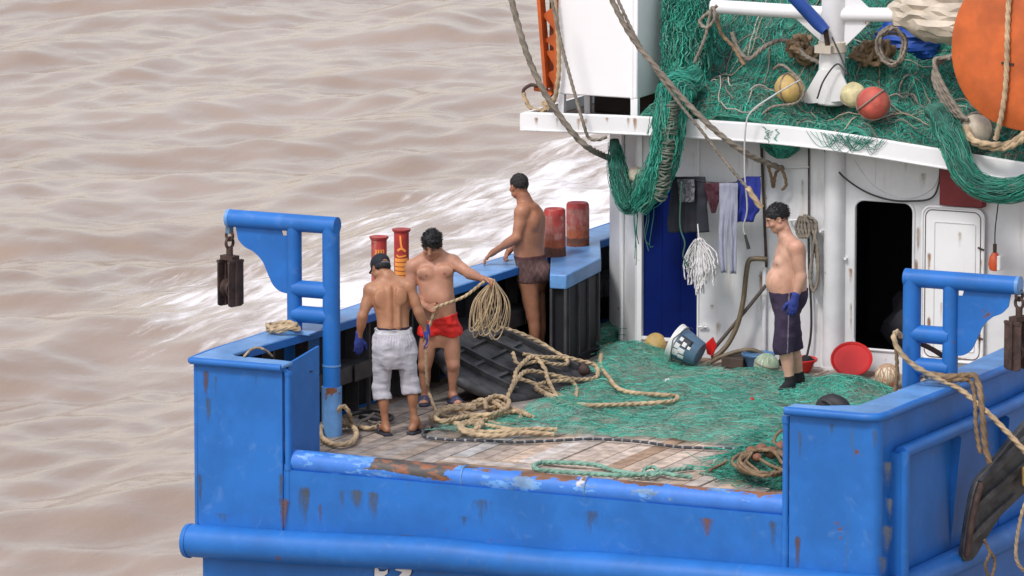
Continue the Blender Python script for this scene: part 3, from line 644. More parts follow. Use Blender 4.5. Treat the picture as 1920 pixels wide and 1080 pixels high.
stains(tr_, [(570, 905, 14, 90, 1, .62), (640, 912, 8, 60, 1, .5), (668, 914, 22, 48, 1, .6), (700, 917, 14, 60, 1, .58), (905, 930, 26, 60, 1, .46), (1110, 950, 20, 70, 1, .44), (1325, 968, 16, 36, 2, .72), (1450, 970, 10, 70, 1, .6), (600, 940, 5, 60, 0, .5), (870, 965, 14, 26, 1, .5), (760, 1000, 20, 22, 1, .4)], -.6058)
bl_ = [o for o in boat.children if o.name.startswith('bulwark')]
stains(bl_[0], [(386, 690, 7, 55, 0, .80), (390, 740, 8, 60, 1, .6), (404, 700, 4, 60, 1, .55), (532, 930, 10, 60, 0, .95), (526, 880, 6, 80, 1, .6), (375, 880, 5, 90, 1, .55), (440, 678, 26, 14, 1, .5), (480, 700, 5, 40, 1, .45), (420, 960, 20, 24, 1, .45)], -.6218)
stains(bl_[1], [(1665, 860, 10, 60, 1, .7), (1668, 930, 8, 50, 1, .7), (1664, 980, 12, 60, 1, .75), (1500, 800, 5, 80, 1, .5), (1640, 800, 8, 50, 1, .5), (1560, 790, 5, 40, 1, .42), (1496, 1000, 7, 70, 0, .7), (1655, 1040, 12, 40, 1, .7)], -.6218)
stains(house, [(1330, 480, 4, 60, 1, .5), (1335, 570, 5, 12, 1, .6), (1345, 600, 8, 50, 1, .45), (1390, 660, 24, 20, 1, .55), (1428, 500, 6, 90, 0, .6), (1475, 560, 5, 70, 1, .4), (1532, 560, 4, 90, 1, .5), (1595, 500, 5, 34, 0, .75), (1597, 560, 5, 100, 1, .6), (1606, 640, 8, 24, 0, .6), (1722, 420, 5, 60, 0, .6), (1718, 480, 5, 70, 0, .75), (1720, 600, 5, 60, 0, .7), (1400, 280, 6, 60, 1, .45), (1300, 280, 5, 60, 1, .4), (1700, 290, 6, 50, 1, .45), (1505, 330, 5, 60, 1, .5), (1730, 320, 10, 40, 1, .45)], YW-.0035, cols=((.32, .17, .08), (.42, .36, .27), (.3, .2, .1)))
stains(od, [(1742, 470, 4, 50, 0, .8), (1742, 590, 4, 70, 0, .8), (1838, 560, 6, 110, 0, .75), (1790, 668, 40, 12, 0, .55), (1800, 430, 5, 50, 1, .5), (1842, 480, 4, 60, 1, .6), (1765, 560, 4, 70, 1, .45)], YW-.0565, cols=((.32, .17, .08), (.42, .36, .27), (.3, .2, .1)))
rs_ = [(1005 + 31*k + 9*((k*7) % 3), 219+.004*max(0, 31*k-330)**1.42 if False else 219, 5, 16+6*((k*5) % 4), k % 2, .62) for k in range(11)]
stains(roof, rs_, YE-.0012, cols=((.42, .22, .10), (.5, .40, .28), (.3, .2, .1)))
# ================================================================== PEOPLE: one smooth body each, grown from blended limbs and trunk sections
H_ = .0055
class Field:
    def __init__(s, lo, hi, h=H_):
        s.h = h; s.lo = np.asarray(lo, float); n = np.ceil((np.asarray(hi)-s.lo)/h).astype(int)+1
        s.ax = [s.lo[k]+h*np.arange(n[k]) for k in range(3)]; s.F = np.full(n, .3, np.float32)
    def block(s, lo, hi):
        i0 = [max(0, int((lo[k]-s.lo[k])/s.h)) for k in range(3)]; i1 = [min(s.F.shape[k], int((hi[k]-s.lo[k])/s.h)+2) for k in range(3)]
        if any(b <= a for a, b in zip(i0, i1)): return None, None
        sl_ = tuple(slice(a, b) for a, b in zip(i0, i1))
        return sl_, np.stack(np.meshgrid(*[s.ax[k][sl_[k]] for k in range(3)], indexing='ij'), -1).astype(np.float32)
    def put(s, dist, lo, hi, k, op='+'):
        sl_, Pp = s.block(np.asarray(lo)-k-.03, np.asarray(hi)+k+.03)
        if sl_ is None: return
        d = dist(Pp); a = s.F[sl_]
        if op == '+':
            h = np.clip(.5+.5*(a-d)/k, 0, 1); s.F[sl_] = a+(d-a)*h-k*h*(1-h)
        else:
            h = np.clip(.5-.5*(a+d)/k, 0, 1); s.F[sl_] = a+(-d-a)*h+k*h*(1-h)
    def cone(s, a, b, ra, rb, k=.02, op='+', grow=0.0):
        a = np.asarray(a, np.float32); b = np.asarray(b, np.float32); ab = b-a; L2 = max(1e-9, float(ab@ab)); ra += grow; rb += grow
        def f(p):
            t = np.clip(((p-a)@ab)/L2, 0, 1); return np.linalg.norm(p-a-t[..., None]*ab, axis=-1)-(ra+(rb-ra)*t)
        r = max(ra, rb); s.put(f, np.minimum(a, b)-r, np.maximum(a, b)+r, k, op)
    def ell(s, c, R, rad, k=.02, op='+', grow=0.0):
        c = np.asarray(c, np.float32); R = np.asarray(R, np.float32); rad = np.asarray(rad, np.float32)+grow
        def f(p):
            q = (p-c)@R.T; k0 = np.linalg.norm(q/rad, axis=-1); k1 = np.linalg.norm(q/rad**2, axis=-1); return k0*(k0-1)/np.maximum(k1, 1e-6)
        m = float(rad.max()); s.put(f, c-m, c+m, k, op)
    def loft(s, rows, sv, fv, k=.03, n=2.4, grow=0.0, cut=None):   # rows: z, cx, cy, w, front, back
        rows = np.array(sorted(rows), float); z = rows[:, 0]
        sl_, Pp = s.block((rows[:, 1].min()-.35, rows[:, 2].min()-.35, z[0]-.02), (rows[:, 1].max()+.35, rows[:, 2].max()+.35, z[-1]+.02))
        zz = Pp[0, 0, :, 2].astype(float); v = [hermite(z, rows[:, j], zz) for j in range(1, 6)]
        dx = Pp[..., 0]-v[0]; dy = Pp[..., 1]-v[1]; u = dx*sv[0]+dy*sv[1]; w = dx*fv[0]+dy*fv[1]
        W = v[2]+grow; B = np.where(w > 0, v[3], v[4])+grow
        d = ((np.abs(u)/W)**n+(np.abs(w)/B)**n)**(1/n); d = (d-1)*np.minimum(W, B)*.92
        d = np.maximum(d, np.maximum(z[0]-zz, zz-z[-1])); a = s.F[sl_]
        h = np.clip(.5+.5*(a-d)/k, 0, 1); s.F[sl_] = a+(d-a)*h-k*h*(1-h)
    def mesh(s):
        F = s.F; ins = F < 0; n = F.shape; c8 = np.zeros([q-1 for q in n], np.int8); cor = [(i, j, k) for i in (0, 1) for j in (0, 1) for k in (0, 1)]
        for i, j, k in cor: c8 += ins[i:n[0]-1+i, j:n[1]-1+j, k:n[2]-1+k]
        I = np.argwhere((c8 > 0) & (c8 < 8)); pos = np.zeros((len(I), 3)); cnt = np.zeros(len(I))
        for a in range(8):
            for ax in range(3):
                A = cor[a]
                if A[ax]: continue
                B = list(A); B[ax] = 1
                fa = F[tuple((I+A).T)]; fb = F[tuple((I+B).T)]; m = (fa < 0) != (fb < 0); t = np.where(m, fa/np.where(m, fa-fb, 1), 0)
                pa = np.array(A, float)+0*pos; pa[:, ax] += t; pos += pa*m[:, None]; cnt += m
        V = s.lo+(I+pos/cnt[:, None])*s.h; idx = np.full(c8.shape, -1); idx[tuple(I.T)] = np.arange(len(I)); Q = []
        for ax in range(3):
            a1, a2 = [(1, 2), (2, 0), (0, 1)][ax]
            sa = [slice(None)]*3; sb = [slice(None)]*3; sa[ax] = slice(0, n[ax]-1); sb[ax] = slice(1, n[ax])
            f0 = ins[tuple(sa)]; f1 = ins[tuple(sb)]; E = np.argwhere(f0 != f1); E = E[(E[:, a1] > 0) & (E[:, a2] > 0) & (E[:, a1] < n[a1]-1) & (E[:, a2] < n[a2]-1)]
            o1 = np.zeros(3, int); o1[a1] = 1; o2 = np.zeros(3, int); o2[a2] = 1
            q = np.stack([idx[tuple((E-o1-o2).T)], idx[tuple((E-o2).T)], idx[tuple(E.T)], idx[tuple((E-o1).T)]], 1)
            fl = ~f0[tuple(E.T)]; q[fl] = q[fl][:, ::-1]; Q.append(q)
        Q = np.concatenate(Q); Q = Q[(Q >= 0).all(1)]; return V, Q
def hermite(x, y, q):
    m = np.gradient(y, x); i = np.clip(np.searchsorted(x, q)-1, 0, len(x)-2); h = x[i+1]-x[i]; t = np.clip((q-x[i])/h, 0, 1)
    return y[i]*(2*t**3-3*t**2+1)+h*m[i]*(t**3-2*t**2+t)+y[i+1]*(-2*t**3+3*t**2)+h*m[i+1]*(t**3-t**2)
def field_obj(name, fld, m, parent, col=None):
    V, Q = fld.mesh(); mb = MB(); mb.V.append(V); mb.F = Q.tolist(); mb.n = len(V)
    mb.C.append(col(V) if col is not None else np.full((len(V), 3), .5)); return make(name, mb, m, parent, smooth=180)
def hair_obj(name, fld, m, parent, c, n=900, ln=.022, back=None, up=.2):
    r = np.random.default_rng(n); V, Q = fld.mesh(); mb = MB(); mb.V.append(V); mb.F = Q.tolist(); mb.n = len(V); mb.C.append(np.full((len(V), 3), .5))
    p = V[r.integers(0, len(V), n)]; d = p-np.asarray(c); d /= np.linalg.norm(d, axis=1)[:, None]; g = -ZV*.5 if back is None else np.asarray(back)
    L = ln*(.5+r.random(n))[:, None]; e = nrm; P_ = [p-d*.004]
    for k in range(1, 5): u = k/4; P_.append(p+L*u*(d*(.45+up*(1-u))+g*(.35+.75*u)+.22*r.normal(size=(n, 3))*(k > 0)*.5))
    mb.strands(np.stack(P_, 1), .0020, 3); return make(name, mb, m, parent, smooth=180)
def tanned(segs, k=.30, col=(.75, 1.0, 1.1)):  # darkens skin along segments: tan on limbs and neck, also the spine furrow
    def z(V, C):
        w = np.zeros(len(V))
        for a, b, r_ in segs:
            a = np.asarray(a); ab = np.asarray(b)-a; t = np.clip(((V-a)@ab)/max(1e-9, ab@ab), 0, 1); w = np.maximum(w, np.clip(1.5-np.linalg.norm(V-a-t[:, None]*ab, axis=1)/r_, 0, 1)*(.35+.65*t))
        return C*(1-k*w[:, None]*np.array(col))
    return z
def frame(f, up=ZV):                              # rows: side(right hand of the figure... x), forward, up
    f = nrm(f); x = nrm(np.cross(f, up)); u = np.cross(x, f); return np.array([x, f, u])

def hand(fl, wr, fd, pn, tv, curl=.5, grow=0.0, splay=.10, ks=.006, sc=1.0):
    """wrist, finger direction, palm normal (fingers curl that way), thumb side"""
    fd = nrm(fd); pn = nrm(pn-fd*(np.asarray(pn)@fd)); lat = nrm(np.cross(fd, pn)); lat = lat if lat@np.asarray(tv) > 0 else -lat
    wr = np.asarray(wr, float); K = wr+fd*.085*sc
    fl.ell(wr+fd*.048*sc, np.array([lat, fd, pn]), (.040*sc, .052*sc, .016*sc), .018, grow=grow)
    fl.cone(wr, wr+fd*.03, .026*sc, .024*sc, .02, grow=grow)
    for o, L, r, cc in ((.031, .070, .0088, .9), (.0105, .080, .0092, 1.0), (-.0105, .074, .0088, 1.08), (-.030, .058, .0078, 1.2)):
        p = K+lat*o*sc-fd*(.008 if abs(o) > .02 else 0)*sc; a = 0.25*curl; d0 = nrm(fd+lat*o*splay*9)
        for q, fr in enumerate((.44, .32, .26)):
            a += curl*cc*(.55 if q == 0 else .75); dq = nrm(d0*cos(a)+pn*sin(a)); e = p+dq*L*fr*sc; fl.cone(p, e, (r-.0006*q)*sc, (r-.0006*(q+1))*sc, ks, grow=grow); p = e
    p = wr+fd*.026*sc+lat*.030*sc
    for q, (L, r) in enumerate(((.040, .0125), (.032, .0100), (.026, .0088))):
        dq = nrm(fd*(.75+.1*q)+lat*(.75-.38*q*(.5+curl))+pn*(.15+.35*q*curl)); e = p+dq*L*sc; fl.cone(p, e, r*sc, (r-.001)*sc, .010, grow=grow); p = e

def head_parts(fl, c, f, up, s=1.0, jaw=1.0):
    R = frame(f, up); X, Fw, U = R; at = lambda x, y, z: np.asarray(c)+s*(X*x+Fw*y+U*z)
    fl.ell(at(0, -.012, .030), R, (.075*s, .094*s, .088*s), .02)
    fl.ell(at(0, .020, -.030), R, (.064*s, .070*s, .080*s), .03)
    fl.ell(at(0, .045, -.082), R, (.040*s*jaw, .036*s, .030*s), .03)
    fl.ell(at(0, .066, -.098), R, (.020*s, .016*s, .014*s), .02)
    fl.ell(at(0, .070, .022), R, (.052*s, .018*s, .012*s), .016)                    # brow
    for q in (-1, 1):
        fl.ell(at(q*.030, .088, .002), R, (.017*s, .012*s, .010*s), .008, '-')     # sockets
        fl.ell(at(q*.031, .074, .001), R, (.0135*s, .0115*s, .0095*s), .003)       # eyeball under the lid
        fl.ell(at(q*.043, .062, -.030), R, (.022*s, .020*s, .017*s), .02)          # cheek
        fl.ell(at(q*.075, -.008, -.010), R, (.009*s, .020*s, .031*s), .006)        # ear
        fl.ell(at(q*.084, -.003, -.008), R, (.006*s, .010*s, .017*s), .004, '-')
        fl.ell(at(q*.058, .006, -.070), R, (.016*s, .03*s, .022*s), .025)          # jaw corner
    fl.cone(at(0, .084, .012), at(0, .102, -.030), .0095*s, .0135*s, .010); fl.ell(at(0, .098, -.034), R, (.019*s, .012*s, .010*s), .008)
    fl.ell(at(0, .080, -.062), R, (.025*s, .012*s, .0065*s), .006); fl.ell(at(0, .078, -.073), R, (.021*s, .012*s, .007*s), .006)
    fl.ell(at(0, .094, -.0675), R, (.020*s, .006*s, .0010*s), .003, '-')
    return at, R
def head_cols(at, s=1.0):
    L = []
    for q in (-1, 1):
        L.append((at(q*.031, .086, .001), .011*s, (.05, .03, .025), .9)); L.append((at(q*.031, .083, .020), .011*s, (.02, .015, .012), .85)); L.append((at(q*.045, .078, .021), .009*s, (.02, .015, .012), .8)); L.append((at(q*.018, .085, .018), .008*s, (.02, .015, .012), .8))
        L.append((at(q*.008, .104, -.042), .005*s, (.12, .05, .04), .8)); L.append((at(q*.050, .070, -.030), .026*s, (.50, .20, .14), .25))
    for x in (-.014, 0, .014): L.append((at(x, .088, -.067), .009*s, (.36, .13, .10), .45))
    return L

def paint(base, spots, var=.10, seed=0, zones=()):
    def f(V):
        n = fbm(V*9+seed, 3)[:, None]; n2 = fbm(V*30+seed, 2)[:, None]
        C = np.array(base)*(1+var*n+.05*n2)*(1+np.array([.03, -.04, -.06])*fbm(V*5+seed+7, 2)[:, None])
        for z in zones: C = z(V, C)
        for c, r, col, a in spots:
            d = np.linalg.norm(V-np.asarray(c), axis=1); w = (a*np.clip(1.35-d/r, 0, 1))[:, None]; C = C*(1-w)+np.array(col)*w
        return np.clip(C, 0, 1)
    return f
def leg(fl, hip, kn, an, fwd, k=.03, th=(.082, .056), cf=(.053, .034), grow=0.0, calf=True):
    fl.cone(hip, kn, th[0], th[1], k, grow=grow); fl.cone(kn, an, cf[0], cf[1], .03, grow=grow)
    hip, kn, an, fwd = map(np.asarray, (hip, kn, an, fwd)); R = frame(nrm(fwd-(nrm(kn-an))*(fwd@nrm(kn-an))), nrm(kn-an))
    if calf:
        fl.ell(kn+(an-kn)*.30-fwd*.022, R, (.046, .042, .115), .03, grow=grow); fl.ell(kn+fwd*.030+(an-kn)*.02, R, (.034, .026, .042), .025, grow=grow)
        fl.ell(hip+(kn-hip)*.45+fwd*.022, R, (.062, .056, .15), .04, grow=grow); fl.ell(hip+(kn-hip)*.7-fwd*.02, R, (.045, .035, .11), .04, grow=grow)
def foot(fl, an, fwd, z0, k=.02, L=.25, grow=0.0):
    fwd = nrm(fwd*A3(1, 1, 0)); x = np.cross(fwd, ZV); an = np.asarray(an, float); g = A3(an[0], an[1], z0); R = np.array([x, fwd, ZV])
    fl.cone(an, g+ZV*.05-fwd*.012, .035, .033, .02, grow=grow); fl.ell(g-fwd*.035+ZV*.030, R, (.031, .036, .030), .02, grow=grow)
    fl.cone(an+fwd*.02-ZV*.02, g+fwd*.10+ZV*.026, .036, .024, .03, grow=grow); fl.ell(g+fwd*.105+ZV*.020, R, (.046, .055, .018), .02, grow=grow)
    for j, o in enumerate((.030, .011, -.007, -.022, -.035)):
        for sg in (1,): fl.cone(g+fwd*.125+x*o+ZV*.014, g+fwd*(.178-.009*j)+x*o*1.1+ZV*.011, .0125-.0012*j, .0105-.001*j, .004, grow=grow)
def arm(fl, sh, el, wr, r=(.050, .039, .036, .025), grow=0.0):
    sh, el, wr = map(np.asarray, (sh, el, wr)); fl.ell(sh, np.eye(3), (.060, .060, .062), .04, grow=grow)
    fl.cone(sh, el, r[0], r[1], .03, grow=grow); d = nrm(el-sh); fl.ell(sh+(el-sh)*.5, frame(*( (nrm(np.cross(d, A3(.3, .8, .1))), d))), (.042, .047, .095), .03, grow=grow)
    fl.cone(el, wr, r[2], r[3], .03, grow=grow); fl.ell(el+(wr-el)*.25, frame(*((nrm(np.cross(nrm(wr-el), A3(.3, .8, .1))), nrm(wr-el)))), (.040, .041, .085), .03, grow=grow)
def sandal(parent, an, fwd, z0, m, strap=None, flip=False):
    fwd = nrm(fwd*A3(1, 1, 0)); x = np.cross(fwd, ZV); g = A3(an[0], an[1], z0)
    out = [(-.032, -.075), (.032, -.075), (.038, -.04), (.034, .02), (.050, .10), (.046, .16), (.024, .195), (-.012, .20), (-.040, .17), (-.050, .11), (-.036, .02), (-.038, -.04)]
    pts = spline([g+x*a+fwd*b-ZV*.018 for a, b in out]+[g+x*out[0][0]+fwd*out[0][1]-ZV*.018], .015)[:-1]
    mb = MB(); mb.prism(pts, ZV, .020); o = make('sandal', mb, m, parent, bevel=.004)
    mb = MB()
    if flip:
        for q in (-1, 1): mb.path(spline([g+fwd*.15+ZV*.012, g+fwd*.11+x*q*.030+ZV*.045, g+fwd*.04+x*q*.046+ZV*.004], .01), .009, 8)
    else:
        ph = np.linspace(-.1, pi+.1, 18); G = np.array([[g+fwd*(.075+.035*t)+x*cos(a)*(.054+.004*t)+ZV*(.004+(.060-.018*t)*max(0, sin(a))) for a in ph] for t in np.linspace(0, 2, 6)]); mb.grid(G)
    make('strap', mb, m, o, solid=.006)

def person(label, foot_px):
    f0 = PZ(*foot_px); t = thing('person', f0, label, 'person'); return t, f0
def rows_from(px, foot, mode='front'):
    """px rows: (y, left, right, front, back, depth) -> loft rows; half-width from the picture"""
    out = []
    for y, l, r, fr, bk, dd in px:
        a = PV(l, y, foot, dd); b = PV(r, y, foot, dd); c = (a+b)/2; out.append((c[2], c[0], c[1], np.linalg.norm(a-b)/2, fr, bk))
    return out

# ------------------------------------------------------------------ the young man in silver three-quarter trousers, seen from behind
def young_man():
    t, g = person('young man in a dark cap, silver trousers and blue gloves, seen from behind', (748, 815)); J = lambda x, y, d=0: PV(x, y, g, d)
    f = nrm(DH*.95-RV*.30); s = np.cross(f, ZV); lo, hi = J(640, 840, -.4), J(830, 455, .5)
    fl = Field(np.minimum(lo, hi)-A3(.25, .25, .02), np.maximum(lo, hi)+A3(.25, .25, .05))
    rows = rows_from([(690, 712, 768, .08, .08, 0), (665, 704, 778, .105, .115, 0), (640, 702, 775, .105, .12, 0), (618, 707, 768, .10, .098, 0), (600, 706, 767, .098, .09, .01), (575, 700, 769, .10, .095, .02),
                      (552, 695, 768, .105, .10, .03), (537, 697, 766, .095, .095, .045), (528, 708, 756, .075, .075, .06), (518, 718, 741, .055, .055, .08), (508, 717, 735, .05, .05, .10)], g)
    fl.loft(rows, s, f)
    shl, shr = J(695, 545, .02), J(767, 538, .02)
    ell_, elr = J(680, 592, -.03), J(785, 584, -.02); wl, wr = J(673, 634, .03), J(800, 622, .03)
    fl.cone(J(724, 520, .06), shl+ZV*.015, .04, .045, .05); fl.cone(J(730, 520, .06), shr+ZV*.015, .04, .045, .05)
    arm(fl, shl, ell_, wl); arm(fl, shr, elr, wr)
    R = frame(f); b = -f
    for q, c in ((-1, J(714, 560, -.075)), (1, J(752, 556, -.075))): fl.ell(c, R, (.055, .020, .075), .03)           # shoulder blades
    for q, x in ((-1, 730), (1, 746)): fl.cone(J(x, 540, -.055), J(x+1, 612, -.082), .018, .022, .025)
    fl.cone(J(737, 535, -.082), J(739, 615, -.125), .009, .010, .018, '-')
    hl, hr = J(720, 665), J(759, 663); kl, kr = J(715, 725, .03), J(769, 715, .04); al, ar = J(723, 797, -.01), J(777, 786, .04)
    leg(fl, hl, kl, al, f, th=(.072, .048), cf=(.045, .030)); leg(fl, hr, kr, ar, f, th=(.072, .048), cf=(.045, .030))
    f1 = nrm(DH-RV*.42); f2 = nrm(DH+RV*.75); z1 = .022
    foot(fl, al, f1, z1); foot(fl, ar, f2, z1)
    hc = J(713, 502, .135); hf = nrm(f*.75-RV*.35-ZV*.62); hu = nrm(ZV*.8+f*.5)
    fl.cone(J(727, 521, .07), hc-hu*.03-hf*.02, .055, .052, .03); at, Rh = head_parts(fl, hc, hf, hu, .97)
    hand(fl, wl, nrm(-ZV+.1*f), f, s, .35); hand(fl, wr, nrm(-ZV+.14*RV+.1*f), -s, f, .35)
    sk = paint((.41, .205, .115), head_cols(at, .97), seed=3, zones=[tanned([(shl, wl, .10), (shr, wr, .10), (kl, al, .12), (kr, ar, .12), (J(727, 530, .05), hc, .14)], .30), tanned([(J(737, 540, -.09), J(739, 612, -.12), .035)], .22)]); field_obj('body', fl, SKIN, t, sk)  # last zone darkens the skin colour along the carved spine furrow
    # cap, worn forward, with the gap and strap at the back
    fc = Field(hc-.2, hc+.2, .005); fc.ell(at(0, -.012, .036), Rh, (.083, .102, .090), .01); fc.ell(at(0, -.02, -.06), Rh, (.15, .2, .068), .008, '-'); fc.ell(at(0, .03, -.07), Rh, (.15, .13, .08), .008, '-')
    fc.ell(at(0, -.104, .022), Rh, (.034, .03, .018), .006, '-')
    cap = field_obj('cap', fc, mat('dark_cap_cloth', (.010, .011, .020), .8, var=.3), t)
    G = np.array([[at(.078*sin(a)*(1-.05*r_), .070*cos(a)+.078*r_*cos(a)**.5, .030-.018*r_-.028*abs(sin(a))**2) for a in np.linspace(-1.25, 1.25, 15)] for r_ in np.linspace(0, 1, 6)])
    mb = MB(); mb.grid(G); make('visor', mb, MATS['dark_cap_cloth'], cap, solid=.005)
    mb = MB(); mb.path(spline([at(-.045, -.100, .004), at(0, -.112, .002), at(.045, -.100, .004)], .01), .007, 6); make('cap_strap', mb, mat('grey_strap', (.16, .16, .17)), cap)
    fh = Field(hc-.15, hc+.15, .005); fh.ell(at(0, -.016, -.004), Rh, (.078, .094, .060), .01); fh.ell(at(0, .075, -.03), Rh, (.12, .12, .10), .008, '-'); fh.ell(at(0, -.03, -.085), Rh, (.12, .12, .045), .008, '-'); hair_obj('hair', fh, HAIR, t, hc, 300, .010)
    # trousers: gathered waist, loose legs ending below the knee
    ft = Field(J(640, 770, -.45)-A3(.1, .1, 0), J(830, 600, .45)+A3(.1, .1, .03)); lo2 = np.minimum(J(660, 770, -.3), J(820, 600, .3)); hi2 = np.maximum(J(660, 770, -.3), J(820, 600, .3)); ft = Field(lo2-.12, hi2+.12)
    tr = [(z, x, y, w+.014, a+.016, b_+.017) for z, x, y, w, a, b_ in rows if z < J(738, 616)[2]]; top = rows_from([(616, 704, 771, .117, .117, 0)], g); ft.loft(tr+top, s, f, k=.02)
    hem = lambda kn, an, y: kn+(an-kn)*y
    for h_, k_, a_, e in ((hl, kl, al, .33), (hr, kr, ar, .31)):
        c = hem(k_, a_, e); ft.cone(h_-ZV*.02, k_, .091, .074, .02); ft.cone(k_, c, .079, .069, .02)
        ft.ell(k_+(c-k_)*.75-f*.012, frame(f), (.075, .074, .055), .03); n_ = nrm(a_-k_)
        P_ = ft.block(c-.25, c+.25); d = ((P_[1]-c)@n_); near = np.linalg.norm((P_[1]-c)-d[..., None]*n_, axis=-1) < .14
        ft.F[P_[0]] = np.where(near & (d > -.02), np.maximum(ft.F[P_[0]], d), ft.F[P_[0]])
    sl_, Pp = ft.block(lo2-.1, hi2+.1); zz = Pp[..., 2]; zt = J(738, 618)[2]
    ang = np.arctan2((Pp[..., 0]-rows[2][1]), (Pp[..., 1]-rows[2][2])); gath = np.clip((zz-(zt-.19))/.19, 0, 1)*np.clip((zt-.025-zz)/.02, 0, 1)
    ft.F[sl_] += (.003*gath*np.sin(ang*34+3*fbm(Pp*6, 2))+.009*fbm(Pp*np.array([10, 10, 5.], np.float32), 3)+.008*np.abs(fbm(Pp*np.array([7, 7, 13.], np.float32)+5, 2))-.003).astype(np.float32)
    def tc(V):
        n = fbm(V*np.array([14, 14, 60]), 3)[:, None]; c = np.array((.46, .45, .49))*(1+.16*n); c[np.abs(V[:, 2]-zt+.012) < .014] = (.66, .66, .68); return c
    tr_ = field_obj('trousers', ft, mat('silver_sports_cloth', (0, 0, 0), .55, var=.12, vs=10, attr=True), t, tc) if False else field_obj('trousers', ft, CLOTHV, t, tc)
    fu = Field(lo2-.1, hi2+A3(.1, .1, .14)); top2 = rows_from([(619, 706.5, 769, .106, .104, 0), (612, 706, 768, .104, .101, .005)], g); fu.loft(top2, s, f, k=.005); field_obj('underwear_band', fu, mat('dark_underwear', (.015, .012, .03), .8), t)
    for w_, d_, tv, pn in ((wl, nrm(-ZV+.02*RV+.12*f), s, f), (wr, nrm(-ZV+.16*RV+.1*f), f-s*.8, -s-f*.0+f*.5)):
        fg = Field(w_-A3(.16, .16, .26), w_+A3(.16, .16, .1), .005); hand(fg, w_, d_, pn, tv, .35, grow=.0035, ks=.004); fg.cone(w_-d_*.05, w_+d_*.02, .031, .029, .01); field_obj('glove', fg, GLOVE, t)
    sandal(t, al, f1, z1, RUBBER, flip=True); sandal(t, ar, f2, z1, RUBBER, flip=True)
young_man()

